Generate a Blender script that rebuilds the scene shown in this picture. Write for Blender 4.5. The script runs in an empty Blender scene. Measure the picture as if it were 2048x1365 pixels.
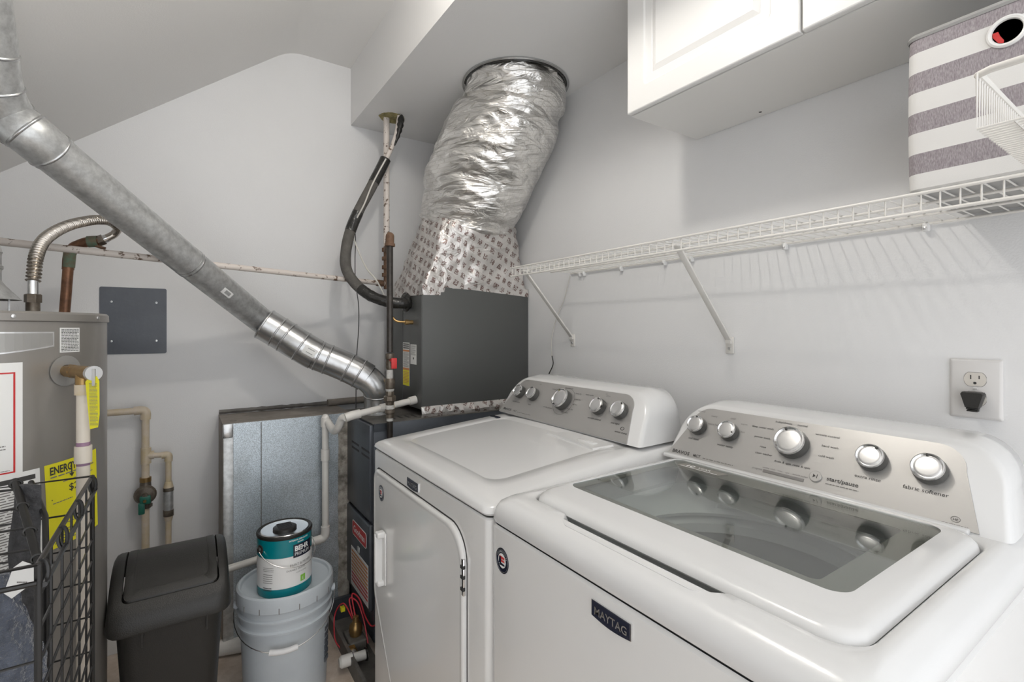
import bpy, bmesh, math, random
from mathutils import Vector, noise
random.seed(7)
C = bpy.context.scene.collection
PI = math.pi
# ---------------------------------------------------------------- camera
IW, IH = 2048, 1365
FP, Y0, CZ = 980.0, 657.0, 1.24
YAW = math.atan(659 / 980.0)
cam_d = bpy.data.cameras.new('camera'); cam = bpy.data.objects.new('camera', cam_d); C.objects.link(cam)
cam_d.sensor_width = 36; cam_d.lens = FP / IW * 36
cam_d.shift_y = -(IH / 2 - Y0) / IW
cam_d.clip_start = 0.02
cam.location = (0, 0, CZ); cam.rotation_euler = (PI / 2, 0, -YAW)
bpy.context.scene.camera = cam
# ---------------------------------------------------------------- world, exposure
w = bpy.data.worlds.new('world'); bpy.context.scene.world = w; w.use_nodes = True
bg = w.node_tree.nodes['Background']; bg.inputs[0].default_value = (0.95, 0.97, 1.0, 1); bg.inputs[1].default_value = 1.95
vs = bpy.context.scene.view_settings
vs.view_transform = 'Standard'; vs.look = 'None'; vs.gamma = 1; vs.use_curve_mapping = False; vs.exposure = 0.0
LAMP = (0.40, 0.85, 2.325)
LAMP_STRENGTH = 215.0

# ---------------------------------------------------------------- pixel reading of the survey -> room coordinates (x right along back wall, y to back wall, z up)
_s, _c = math.sin(YAW), math.cos(YAW)
def at(px, py, x=None, y=None, z=None, d=None):
    a = (px - 1024) / FP; b = (Y0 - py) / FP
    r = (_s + a * _c, _c - a * _s, b)
    if x is not None: t = x / r[0]
    elif y is not None: t = y / r[1]
    elif z is not None: t = (z - CZ) / r[2]
    else: t = d
    return Vector((r[0] * t, r[1] * t, CZ + r[2] * t))

# ---------------------------------------------------------------- materials
def mat(name, col, rough=0.5, metal=0.0, bump=0.0, bscale=200, coat=0.0, var=0.0, vscale=6, col2=None, spec=0.5, sheen=0.0, distort=0):
    m = bpy.data.materials.new(name); m.use_nodes = True
    nt = m.node_tree; b = nt.nodes['Principled BSDF']
    b.inputs['Base Color'].default_value = (*col, 1); b.inputs['Roughness'].default_value = rough
    b.inputs['Metallic'].default_value = metal; b.inputs['Coat Weight'].default_value = coat
    b.inputs['Coat Roughness'].default_value = 0.08
    b.inputs['Specular IOR Level'].default_value = spec; b.inputs['Sheen Weight'].default_value = sheen
    tc = nt.nodes.new('ShaderNodeTexCoord')
    if bump:
        n = nt.nodes.new('ShaderNodeTexNoise'); n.inputs['Scale'].default_value = bscale; n.inputs['Detail'].default_value = 3
        n.inputs['Distortion'].default_value = distort
        bp = nt.nodes.new('ShaderNodeBump'); bp.inputs['Strength'].default_value = bump; bp.inputs['Distance'].default_value = 0.01
        nt.links.new(tc.outputs['Object'], n.inputs['Vector']); nt.links.new(n.outputs['Fac'], bp.inputs['Height'])
        nt.links.new(bp.outputs['Normal'], b.inputs['Normal'])
    if var:
        n = nt.nodes.new('ShaderNodeTexNoise'); n.inputs['Scale'].default_value = vscale; n.inputs['Detail'].default_value = 6
        n.inputs['Roughness'].default_value = 0.65
        r = nt.nodes.new('ShaderNodeValToRGB')
        c2 = col2 or tuple(c * (1 - var) for c in col)
        r.color_ramp.elements[0].position = 0.35; r.color_ramp.elements[1].position = 0.65
        r.color_ramp.elements[0].color = (*c2, 1); r.color_ramp.elements[1].color = (*col, 1)
        nt.links.new(tc.outputs['Object'], n.inputs['Vector']); nt.links.new(n.outputs['Fac'], r.inputs[0])
        nt.links.new(r.outputs[0], b.inputs['Base Color'])
    return m
M = {}
M['wall'] = mat('wall_paint', (0.77, 0.77, 0.77), 0.55, bump=0.08, bscale=260, var=0.02, vscale=3)
M['ceil'] = mat('ceiling_paint', (0.82, 0.81, 0.79), 0.7, bump=0.06, bscale=200)
M['soffit'] = mat('soffit_paint', (0.80, 0.795, 0.785), 0.6, bump=0.06, bscale=220)
M['floor'] = mat('floor_vinyl', (0.66, 0.57, 0.49), 0.5, bump=0.1, bscale=60, var=0.3, vscale=14, col2=(0.48, 0.39, 0.31))
M['enamel'] = mat('white_enamel', (0.71, 0.71, 0.705), 0.22, coat=0.5)
M['enamel_front'] = mat('white_enamel_panel', (0.78, 0.775, 0.76), 0.18, coat=0.4)
M['plastic_w'] = mat('white_plastic', (0.80, 0.80, 0.79), 0.32)
M['cab'] = mat('cabinet_thermofoil', (0.80, 0.795, 0.78), 0.35)
M['cab_body'] = mat('cabinet_melamine', (0.76, 0.75, 0.725), 0.45)
M['silver'] = mat('console_silver', (0.44, 0.43, 0.415), 0.36, metal=0.5, bump=0.0)
M['chrome'] = mat('chrome', (0.78, 0.78, 0.78), 0.16, metal=1)
M['satin'] = mat('satin_metal', (0.72, 0.72, 0.72), 0.3, metal=0.95)
M['knob_side'] = mat('knob_side', (0.10, 0.10, 0.095), 0.35, metal=0.3)
M['print'] = mat('dark_print', (0.05, 0.048, 0.045), 0.5)
M['print_g'] = mat('grey_print', (0.20, 0.19, 0.18), 0.5)
M['dkseam'] = mat('dark_seam', (0.03, 0.03, 0.03), 0.6)
M['navy'] = mat('navy_badge', (0.012, 0.016, 0.035), 0.2, coat=0.5)
M['redm'] = mat('red_paint', (0.55, 0.03, 0.03), 0.4)
M['white'] = mat('white_label', (0.78, 0.78, 0.76), 0.45)
M['band'] = mat('lid_print_band', (0.24, 0.23, 0.205), 0.25)
M['tub'] = mat('tub_white', (0.78, 0.80, 0.79), 0.35)
M['basket'] = mat('basket_grey', (0.36, 0.365, 0.35), 0.36, metal=0.3)
M['balance'] = mat('balance_ring', (0.55, 0.56, 0.55), 0.4)
M['galv'] = mat('galvanized_pipe', (0.66, 0.67, 0.665), 0.42, metal=0.72, bump=0.05, bscale=120, var=0.30, vscale=48)
M['galv2'] = mat('bright_galvanized', (0.60, 0.605, 0.605), 0.27, metal=0.9, bump=0.08, bscale=30, var=0.12, vscale=10)
M['heater'] = mat('heater_grey', (0.26, 0.245, 0.225), 0.34, metal=0.35, coat=0.2)
M['heater_badge'] = mat('badge_grey', (0.34, 0.335, 0.32), 0.35, metal=0.4)
M['grey_plate'] = mat('grey_plate_paint', (0.115, 0.128, 0.15), 0.45, var=0.15, vscale=9, bump=0.05, bscale=90)
M['dark_cab'] = mat('coil_cabinet_paint', (0.085, 0.088, 0.085), 0.42, bump=0.02, bscale=300)
M['furn'] = mat('furnace_paint', (0.085, 0.095, 0.11), 0.34, metal=0.3, var=0.25, vscale=5)
M['dust'] = mat('dusty_metal', (0.17, 0.16, 0.145), 0.6, metal=0.2, var=0.4, vscale=16)
M['pvc'] = mat('white_pvc', (0.74, 0.72, 0.68), 0.35, var=0.1, vscale=12)
M['cpvc'] = mat('tan_cpvc', (0.62, 0.54, 0.46), 0.4, var=0.3, vscale=16, col2=(0.56, 0.46, 0.27))
M['cpvc2'] = mat('pale_cpvc', (0.64, 0.585, 0.50), 0.4)
M['purple'] = mat('purple_primer', (0.28, 0.17, 0.25), 0.6)
M['copper'] = mat('aged_copper', (0.30, 0.15, 0.085), 0.4, metal=0.7, var=0.5, vscale=22, col2=(0.13, 0.07, 0.045))
M['verdi'] = mat('verdigris', (0.12, 0.19, 0.13), 0.7, var=0.5, vscale=50, col2=(0.16, 0.11, 0.07))
M['brass'] = mat('brass', (0.42, 0.27, 0.11), 0.35, metal=0.85, var=0.3, vscale=30)
M['steel_flex'] = mat('flex_stainless', (0.50, 0.46, 0.41), 0.24, metal=0.95)
M['iron'] = mat('black_iron', (0.07, 0.062, 0.055), 0.35, metal=0.6, var=0.4, vscale=30)
M['rust'] = mat('rusty_iron', (0.20, 0.115, 0.07), 0.7, metal=0.2, var=0.5, vscale=40)
M['union'] = mat('union_iron', (0.22, 0.19, 0.155), 0.4, metal=0.6, var=0.5, vscale=30, col2=(0.10, 0.08, 0.06))
M['dope'] = mat('pipe_dope', (0.62, 0.61, 0.58), 0.6, var=0.35, vscale=60)
M['paintpipe'] = mat('painted_pipe', (0.66, 0.60, 0.55), 0.5, var=0.75, vscale=45, col2=(0.66, 0.60, 0.55))
_r = [n for n in M['paintpipe'].node_tree.nodes if n.type == 'VALTORGB'][0]
_r.color_ramp.elements[0].position = 0.385; _r.color_ramp.elements[0].color = (0.14, 0.09, 0.06, 1); _r.color_ramp.elements[1].position = 0.44
M['insul'] = mat('foam_insulation', (0.13, 0.122, 0.11), 0.85, bump=0.4, bscale=60, var=0.3, vscale=20)
M['tapeblk'] = mat('black_tape', (0.025, 0.024, 0.022), 0.22, bump=0.5, bscale=50)
M['foam'] = mat('spray_foam', (0.42, 0.36, 0.16), 0.85, bump=0.8, bscale=90, var=0.6, vscale=30)
M['wirew'] = mat('white_vinyl_wire', (0.74, 0.72, 0.68), 0.4)
M['wireb'] = mat('black_coated_wire', (0.013, 0.0125, 0.012), 0.32)
M['cable_w'] = mat('white_cable', (0.62, 0.60, 0.55), 0.45)
M['redw'] = mat('red_wire', (0.50, 0.03, 0.045), 0.4)
M['yellow'] = mat('yellow_label', (0.78, 0.72, 0.02), 0.5)
M['orange'] = mat('orange_print', (0.62, 0.24, 0.08), 0.5)
M['blackp'] = mat('black_bin_plastic', (0.021, 0.020, 0.018), 0.42, bump=0.12, bscale=400, spec=0.45)
M['bucket'] = mat('grey_bucket_plastic', (0.54, 0.585, 0.62), 0.42, var=0.06, vscale=8)
M['teal'] = mat('teal_print', (0.0, 0.20, 0.235), 0.25)
M['canlab'] = mat('can_label', (0.80, 0.80, 0.79), 0.3)
M['green'] = mat('green_print', (0.25, 0.55, 0.08), 0.4)
M['greenh'] = mat('green_handle', (0.02, 0.14, 0.10), 0.4)
M['fluff'] = mat('microfibre', (0.095, 0.11, 0.145), 0.95, bump=1.0, bscale=140, var=0.5, vscale=30, sheen=0.5)
M['fluff2'] = mat('patterned_cloth', (0.085, 0.085, 0.09), 0.9, bump=0.6, bscale=80, var=0.5, vscale=40)
M['frame_gr'] = mat('brown_grey_wood', (0.30, 0.265, 0.23), 0.7, var=0.4, vscale=10)
M['mastic'] = mat('duct_mastic', (0.46, 0.43, 0.38), 0.8, bump=0.5, bscale=60, var=0.6, vscale=24, col2=(0.13, 0.115, 0.095))
M['outlet'] = mat('outlet_plate', (0.66, 0.645, 0.63), 0.4)
M['outlet2'] = mat('outlet_face', (0.62, 0.585, 0.53), 0.4)
M['grip'] = mat('grip_white', (0.75, 0.75, 0.75), 0.5)
M['bin_in'] = mat('bin_lining', (0.10, 0.095, 0.085), 0.8)
M['bin_trim'] = mat('bin_trim', (0.36, 0.355, 0.345), 0.6)

def emis(name, col, s):
    m = bpy.data.materials.new(name); m.use_nodes = True; nt = m.node_tree; nt.nodes.clear()
    e = nt.nodes.new('ShaderNodeEmission'); o = nt.nodes.new('ShaderNodeOutputMaterial')
    e.inputs[0].default_value = (*col, 1); e.inputs[1].default_value = s; nt.links.new(e.outputs[0], o.inputs[0]); return m
M['lamp'] = emis('lamp_glass', (1.0, 0.955, 0.89), LAMP_STRENGTH)

def glass_mat():
    m = bpy.data.materials.new('tinted_lid_glass'); m.use_nodes = True; nt = m.node_tree; nt.nodes.clear()
    t = nt.nodes.new('ShaderNodeBsdfTransparent'); t.inputs[0].default_value = (0.86, 0.88, 0.865, 1)
    g = nt.nodes.new('ShaderNodeBsdfGlossy'); g.inputs['Roughness'].default_value = 0.015
    lw = nt.nodes.new('ShaderNodeLayerWeight'); lw.inputs[0].default_value = 0.5
    pw = nt.nodes.new('ShaderNodeMath'); pw.operation = 'POWER'; pw.inputs[1].default_value = 3.6; nt.links.new(lw.outputs['Facing'], pw.inputs[0])
    f = nt.nodes.new('ShaderNodeMath'); f.operation = 'MULTIPLY_ADD'; f.inputs[1].default_value = 0.85; f.inputs[2].default_value = 0.05; nt.links.new(pw.outputs[0], f.inputs[0])
    mx = nt.nodes.new('ShaderNodeMixShader'); o = nt.nodes.new('ShaderNodeOutputMaterial')
    nt.links.new(f.outputs[0], mx.inputs[0]); nt.links.new(t.outputs[0], mx.inputs[1]); nt.links.new(g.outputs[0], mx.inputs[2])
    nt.links.new(mx.outputs[0], o.inputs[0]); return m
M['glass'] = glass_mat()

def foil_mat(name, printed):
    m = bpy.data.materials.new(name); m.use_nodes = True; nt = m.node_tree; b = nt.nodes['Principled BSDF']; L = nt.links.new
    b.inputs['Metallic'].default_value = 0.95 if not printed else 0.6
    b.inputs['Roughness'].default_value = 0.28 if not printed else 0.33
    base = (0.86, 0.845, 0.82) if not printed else (0.66, 0.635, 0.61)
    b.inputs['Base Color'].default_value = (*base, 1)
    tc = nt.nodes.new('ShaderNodeTexCoord')
    mp = nt.nodes.new('ShaderNodeMapping'); mp.inputs['Scale'].default_value = (1.6, 1.6, 5.0) if not printed else (3, 3, 3)
    mp.inputs['Rotation'].default_value = (0.5, 0.35, 0)
    L(tc.outputs['Object'], mp.inputs[0])
    v = nt.nodes.new('ShaderNodeTexVoronoi'); v.inputs['Scale'].default_value = 5 if not printed else 5; v.feature = 'SMOOTH_F1'
    n = nt.nodes.new('ShaderNodeTexNoise'); n.inputs['Scale'].default_value = 5 if not printed else 3; n.inputs['Detail'].default_value = 5; n.inputs['Distortion'].default_value = 1.5
    L(mp.outputs[0], v.inputs['Vector']); L(mp.outputs[0], n.inputs['Vector'])
    ad = nt.nodes.new('ShaderNodeMath'); ad.operation = 'ADD'; L(v.outputs['Distance'], ad.inputs[0]); L(n.outputs['Fac'], ad.inputs[1])
    bp = nt.nodes.new('ShaderNodeBump'); bp.inputs['Strength'].default_value = 0.6 if not printed else 0.5; bp.inputs['Distance'].default_value = 0.03
    L(ad.outputs[0], bp.inputs['Height']); L(bp.outputs[0], b.inputs['Normal'])
    if not printed:   # scrim threads pressed under the foil
        br = nt.nodes.new('ShaderNodeTexBrick'); br.offset = 0.5; br.inputs['Scale'].default_value = 1
        br.inputs['Brick Width'].default_value = 0.022; br.inputs['Row Height'].default_value = 0.016; br.inputs['Mortar Size'].default_value = 0.0007
        br.inputs['Color1'].default_value = (*base, 1); br.inputs['Color2'].default_value = (*base, 1); br.inputs['Mortar'].default_value = (0.66, 0.64, 0.60, 1)
        m2 = nt.nodes.new('ShaderNodeMapping'); m2.inputs['Rotation'].default_value = (PI / 2, 0.5, 0.3); L(tc.outputs['Object'], m2.inputs[0])
        L(m2.outputs[0], br.inputs['Vector']); L(br.outputs['Color'], b.inputs['Base Color'])
    else:             # repeated brown tape print
        sp = nt.nodes.new('ShaderNodeSeparateXYZ'); L(tc.outputs['Object'], sp.inputs[0])
        def math_(op, a, b_=None, c_=None):
            q = nt.nodes.new('ShaderNodeMath'); q.operation = op
            for k, val in enumerate((a, b_, c_)):
                if val is None: continue
                if isinstance(val, (int, float)): q.inputs[k].default_value = val
                else: L(val, q.inputs[k])
            return q.outputs[0]
        h = math_('ADD', sp.outputs['X'], math_('MULTIPLY', sp.outputs['Y'], -0.8))
        u = math_('ADD', math_('MULTIPLY', h, 0.90), math_('MULTIPLY', sp.outputs['Z'], -0.45))
        vv = math_('ADD', math_('MULTIPLY', h, 0.45), math_('MULTIPLY', sp.outputs['Z'], 0.90))
        dn = nt.nodes.new('ShaderNodeTexNoise'); dn.inputs['Scale'].default_value = 14; L(tc.outputs['Object'], dn.inputs['Vector'])
        u = math_('ADD', u, math_('MULTIPLY', math_('SUBTRACT', dn.outputs['Fac'], 0.5), 0.035))
        cu = math_('DIVIDE', u, 0.036); cv = math_('DIVIDE', vv, 0.043)
        row = math_('FLOOR', cv)
        cu = math_('ADD', cu, math_('MULTIPLY', row, 0.37))
        fu = math_('FRACT', cu); fv = math_('FRACT', cv)
        a1 = math_('LESS_THAN', math_('ABSOLUTE', math_('SUBTRACT', fu, 0.5)), 0.28)
        a2 = math_('LESS_THAN', math_('ABSOLUTE', math_('SUBTRACT', fv, 0.5)), 0.28)
        nn = nt.nodes.new('ShaderNodeTexNoise'); nn.inputs['Scale'].default_value = 190; nn.inputs['Detail'].default_value = 2; L(tc.outputs['Object'], nn.inputs['Vector'])
        a3 = math_('GREATER_THAN', nn.outputs['Fac'], 0.46)
        k = math_('MULTIPLY', math_('MULTIPLY', a1, a2), math_('MULTIPLY', a3, 0.92))
        mx = nt.nodes.new('ShaderNodeMixRGB'); L(k, mx.inputs[0]); mx.inputs[1].default_value = (*base, 1); mx.inputs[2].default_value = (0.20, 0.13, 0.115, 1)
        L(mx.outputs[0], b.inputs['Base Color'])
    return m
M['foil'] = foil_mat('foil_jacket', False); M['foiltape'] = foil_mat('printed_foil_tape', True)

def spangle():
    m = mat('spangled_sheet', (0.30, 0.335, 0.37), 0.42, metal=0.7)
    nt = m.node_tree; b = nt.nodes['Principled BSDF']; L = nt.links.new
    tc = nt.nodes.new('ShaderNodeTexCoord'); n = nt.nodes.new('ShaderNodeTexNoise'); n.inputs['Scale'].default_value = 420; n.inputs['Detail'].default_value = 6
    n2 = nt.nodes.new('ShaderNodeTexNoise'); n2.inputs['Scale'].default_value = 7; n2.inputs['Detail'].default_value = 4
    L(tc.outputs['Object'], n.inputs['Vector']); L(tc.outputs['Object'], n2.inputs['Vector'])
    r = nt.nodes.new('ShaderNodeValToRGB'); r.color_ramp.elements[0].position = 0.38; r.color_ramp.elements[1].position = 0.62
    r.color_ramp.elements[0].color = (0.36, 0.405, 0.435, 1); r.color_ramp.elements[1].color = (0.66, 0.73, 0.78, 1)
    L(n.outputs['Fac'], r.inputs[0])
    r2 = nt.nodes.new('ShaderNodeValToRGB'); r2.color_ramp.elements[0].position = 0.3; r2.color_ramp.elements[1].position = 0.5
    r2.color_ramp.elements[0].color = (0.62, 0.60, 0.57, 1); r2.color_ramp.elements[1].color = (1, 1, 1, 1); L(n2.outputs['Fac'], r2.inputs[0])
    mx = nt.nodes.new('ShaderNodeMixRGB'); mx.blend_type = 'MULTIPLY'; mx.inputs[0].default_value = 0.7
    L(r.outputs[0], mx.inputs[1]); L(r2.outputs[0], mx.inputs[2]); L(mx.outputs[0], b.inputs['Base Color'])
    return m
M['sheet'] = spangle()

def stripe():
    m = mat('striped_fabric', (0.8, 0.8, 0.8), 0.85, bump=0.12, bscale=900)
    nt = m.node_tree; b = nt.nodes['Principled BSDF']; L = nt.links.new
    g = nt.nodes.new('ShaderNodeNewGeometry'); sp = nt.nodes.new('ShaderNodeSeparateXYZ'); L(g.outputs['Position'], sp.inputs[0])
    def q(op, a, b_):
        n = nt.nodes.new('ShaderNodeMath'); n.operation = op
        for k, v in enumerate((a, b_)):
            if isinstance(v, (int, float)): n.inputs[k].default_value = v
            else: L(v, n.inputs[k])
        return n.outputs[0]
    f = q('FRACT', q('DIVIDE', q('SUBTRACT', sp.outputs['Z'], 1.504 - 0.0692 * 20), 0.0692), 0)
    k = q('LESS_THAN', f, 0.49)
    tc = nt.nodes.new('ShaderNodeTexCoord')
    n = nt.nodes.new('ShaderNodeTexNoise'); n.inputs['Scale'].default_value = 700; n.inputs['Detail'].default_value = 2
    mp = nt.nodes.new('ShaderNodeMapping'); mp.inputs['Scale'].default_value = (1, 1, 0.25); L(tc.outputs['Object'], mp.inputs[0]); L(mp.outputs[0], n.inputs['Vector'])
    r = nt.nodes.new('ShaderNodeValToRGB'); r.color_ramp.elements[0].position = 0.3; r.color_ramp.elements[1].position = 0.7
    r.color_ramp.elements[0].color = (0.235, 0.205, 0.22, 1); r.color_ramp.elements[1].color = (0.40, 0.365, 0.38, 1); L(n.outputs['Fac'], r.inputs[0])
    mx = nt.nodes.new('ShaderNodeMixRGB'); L(k, mx.inputs[0]); mx.inputs[1].default_value = (0.74, 0.73, 0.71, 1); L(r.outputs[0], mx.inputs[2])
    L(mx.outputs[0], b.inputs['Base Color']); return m
M['stripe'] = stripe()

# ---------------------------------------------------------------- mesh helpers
_tcache = {}
def text_geo(s, bold=0.0):
    key = (s, bold)
    if key in _tcache: return _tcache[key]
    cu = bpy.data.curves.new('t', 'FONT'); cu.body = s; cu.size = 1; cu.offset = bold; cu.resolution_u = 3; cu.align_x = 'LEFT'
    ob = bpy.data.objects.new('t', cu); C.objects.link(ob)
    dg = bpy.context.evaluated_depsgraph_get(); me = bpy.data.meshes.new_from_object(ob.evaluated_get(dg))
    v = [(p.co.x, p.co.y) for p in me.vertices]; f = [tuple(p.vertices) for p in me.polygons]
    bpy.data.objects.remove(ob); bpy.data.curves.remove(cu); bpy.data.meshes.remove(me)
    _tcache[key] = (v, f); return v, f

def frame(o, u, v):
    o, u, v = Vector(o), Vector(u).normalized(), Vector(v).normalized(); n = u.cross(v)
    return lambda p: o + u * p[0] + v * p[1] + n * p[2]
def ident(p): return Vector(p)

def rrect(x0, x1, y0, y1, r, n=6, m=8, z=0.0):
    """closed ring, counter-clockwise, corners rounded, m pieces per side"""
    out = []
    cs = [((x1 - r, y1 - r), 0), ((x0 + r, y1 - r), 90), ((x0 + r, y0 + r), 180), ((x1 - r, y0 + r), 270)]
    for i, ((cx, cy), a0) in enumerate(cs):
        for k in range(n + 1):
            a = math.radians(a0 + 90 * k / n); out.append((cx + r * math.cos(a), cy + r * math.sin(a), z))
        a = math.radians(a0 + 90); p = out[-1]
        (nx, ny), na = cs[(i + 1) % 4]; q = (nx + r * math.cos(math.radians(na)), ny + r * math.sin(math.radians(na)), z)
        for k in range(1, m):
            t = k / m; out.append((p[0] + (q[0] - p[0]) * t, p[1] + (q[1] - p[1]) * t, z))
    return out

def spline(pts, n=8):
    P = [Vector(p) for p in pts]; P = [2 * P[0] - P[1]] + P + [2 * P[-1] - P[-2]]; out = []
    for i in range(1, len(P) - 2):
        for k in range(n):
            t = k / n; a, b, c, d = P[i - 1], P[i], P[i + 1], P[i + 2]
            out.append(0.5 * ((2 * b) + (c - a) * t + (2 * a - 5 * b + 4 * c - d) * t * t + (3 * b - a - 3 * c + d) * t ** 3))
    out.append(P[-2]); return out

class MB:
    def __init__(s): s.v = []; s.f = []; s.m = []; s.mats = []
    def mi(s, name):
        m = M[name]
        if m not in s.mats: s.mats.append(m)
        return s.mats.index(m)
    def add(s, verts, faces, mt, f=ident):
        k = len(s.v); s.v += [f(p) for p in verts]; i = s.mi(mt)
        for q in faces: s.f.append(tuple(a + k for a in q)); s.m.append(i)
        return s
    def box(s, x0, x1, y0, y1, z0, z1, mt, f=ident, r=0, seg=2):
        if r <= 0:
            v = [(x, y, z) for z in (z0, z1) for y in (y0, y1) for x in (x0, x1)]
            return s.add(v, [(0, 2, 3, 1), (4, 5, 7, 6), (0, 1, 5, 4), (2, 6, 7, 3), (0, 4, 6, 2), (1, 3, 7, 5)], mt, f)
        bm = bmesh.new(); bmesh.ops.create_cube(bm, size=1)
        for v in bm.verts: v.co = ((x0 + x1) / 2 + v.co.x * (x1 - x0), (y0 + y1) / 2 + v.co.y * (y1 - y0), (z0 + z1) / 2 + v.co.z * (z1 - z0))
        bmesh.ops.bevel(bm, geom=bm.edges[:], offset=r, segments=seg, profile=0.5, affect='EDGES')
        bm.verts.index_update(); vs_ = [v.co[:] for v in bm.verts]; fs = [tuple(v.index for v in q.verts) for q in bm.faces]; bm.free()
        return s.add(vs_, fs, mt, f)
    def loft(s, rings, mt, f=ident, cap0=True, cap1=True, closed=True):
        n = len(rings[0]); v = [p for r in rings for p in r]; fc = []
        for i in range(len(rings) - 1):
            for j in range(n if closed else n - 1):
                a, b = i * n + j, i * n + (j + 1) % n; fc.append((a, b, b + n, a + n))
        if cap0: fc.append(tuple(reversed(range(n))))
        if cap1: fc.append(tuple(range((len(rings) - 1) * n, len(rings) * n)))
        return s.add(v, fc, mt, f)
    def tube(s, pts, r, mt, n=12, f=ident, cap=True, twist=0):
        P = [Vector(p) for p in pts]; R = r if isinstance(r, (list, tuple)) else [r] * len(P)
        T = []
        for i in range(len(P)):
            a = P[max(i - 1, 0)]; b = P[min(i + 1, len(P) - 1)]; t = (b - a)
            T.append(t.normalized() if t.length > 1e-9 else Vector((0, 0, 1)))
        up = Vector((0, 0, 1)) if abs(T[0].z) < 0.9 else Vector((1, 0, 0))
        nrm = (up - T[0] * up.dot(T[0])).normalized(); rings = []
        for i, p in enumerate(P):
            nrm = (nrm - T[i] * nrm.dot(T[i])).normalized(); b = T[i].cross(nrm)
            rings.append([p + (nrm * math.cos(2 * PI * k / n) + b * math.sin(2 * PI * k / n)) * R[i] for k in range(n)])
        return s.loft(rings, mt, f, cap, cap)
    def lathe(s, prof, mt, n=32, f=ident, a0=0, a1=2 * PI, cap=True):
        full = abs(a1 - a0 - 2 * PI) < 1e-6; k = n if full else n + 1
        rings = [[(r * math.cos(a0 + (a1 - a0) * j / n), r * math.sin(a0 + (a1 - a0) * j / n), z) for j in range(k)] for r, z in prof]
        return s.loft(rings, mt, f, cap and prof[0][0] > 1e-6, cap and prof[-1][0] > 1e-6, closed=full)
    def prism(s, poly, h0, h1, mt, f=ident):
        return s.loft([[(p[0], p[1], h0) for p in poly], [(p[0], p[1], h1) for p in poly]], mt, f)
    def text(s, st, x, y, size, mt, f=ident, h=0.0006, bold=0.0, rot=0.0, center=False, sx=1.0):
        v, fc = text_geo(st, bold)
        if not v: return s
        w_ = max(p[0] for p in v) if center else 0
        cr, sr = math.cos(rot), math.sin(rot); out = []
        for a, b in v:
            a = (a - w_ / 2) * size * sx; b = b * size
            out.append((x + a * cr - b * sr, y + a * sr + b * cr, h))
        return s.add(out, fc, mt, f)
    def lines(s, x0, x1, y0, y1, n, mt, f=ident, h=0.0006, thick=0.45, ragged=0.3, words=True):
        """rows of small unreadable print"""
        for i in range(n):
            t = y1 - (y1 - y0) * (i + 0.5) / n; hh = (y1 - y0) / n * thick / 2
            xe = x1 - random.random() * ragged * (x1 - x0) if i % 4 == 3 else x1
            x = x0
            while x < xe - 1e-5:
                wd = min((x1 - x0) * random.uniform(0.06, 0.17), xe - x) if words else xe - x
                s.add([(x, t - hh, h), (x + wd, t - hh, h), (x + wd, t + hh, h), (x, t + hh, h)], [(0, 1, 2, 3)], mt, f)
                x += wd + (x1 - x0) * 0.025
        return s
    def build(s, name, parent=None, angle=35, flip=True):
        me = bpy.data.meshes.new(name)
        o = Vector((0, 0, 0))
        if parent is None and s.v:
            lo = [min(p[k] for p in s.v) for k in range(3)]; hi = [max(p[k] for p in s.v) for k in range(3)]
            o = Vector(((lo[0] + hi[0]) / 2, (lo[1] + hi[1]) / 2, lo[2]))
        elif parent is not None:
            q = parent
            while q is not None: o += q.location; q = q.parent
        me.from_pydata([tuple(Vector(p) - o) for p in s.v], [], s.f)
        for m in s.mats: me.materials.append(m)
        for p, i in zip(me.polygons, s.m): p.material_index = i
        bm = bmesh.new(); bm.from_mesh(me); bmesh.ops.recalc_face_normals(bm, faces=bm.faces); bm.to_mesh(me); bm.free()
        for p in me.polygons: p.use_smooth = True
        me.set_sharp_from_angle(angle=math.radians(angle))
        ob = bpy.data.objects.new(name, me); C.objects.link(ob)
        if parent is not None: ob.parent = parent
        else: ob.location = o
        return ob

def thing(name, label, cat, loc=(0, 0, 0), group=None):
    o = bpy.data.objects.new(name, None); C.objects.link(o); o.location = loc; o.empty_display_size = 0.05
    o['label'] = label; o['category'] = cat
    if group: o['group'] = group
    return o
def tag(o, label, cat, group=None):
    o['label'] = label; o['category'] = cat
    if group: o['group'] = group
    return o
def struct(o): o['kind'] = 'structure'; return o

XW, YB, ZC = 1.345, 2.39, 2.49        # right wall, back wall, ceiling
XS, ZS = 0.672, 2.217                 # soffit side and underside
def zslope(x): return ZC - 0.772 * (0.40 - x)
# ================================================================ SETTING
b = MB(); b.box(-1.05, XW + 0.1, -0.7, YB + 0.1, -0.05, 0, 'floor'); struct(b.build('floor'))
b = MB(); b.box(-1.05, XW + 0.1, YB, YB + 0.1, 0, ZC + 0.1, 'wall'); struct(b.build('wall_back'))
b = MB(); b.box(XW, XW + 0.1, -0.7, YB, 0, ZC + 0.1, 'wall'); struct(b.build('wall_right'))
b = MB(); b.box(-1.05, -0.95, -0.7, YB, 0, 1.60, 'wall'); struct(b.build('wall_left'))
b = MB(); b.box(0.46, XW, -0.7, YB, ZC, ZC + 0.1, 'ceil'); struct(b.build('ceiling'))
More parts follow.
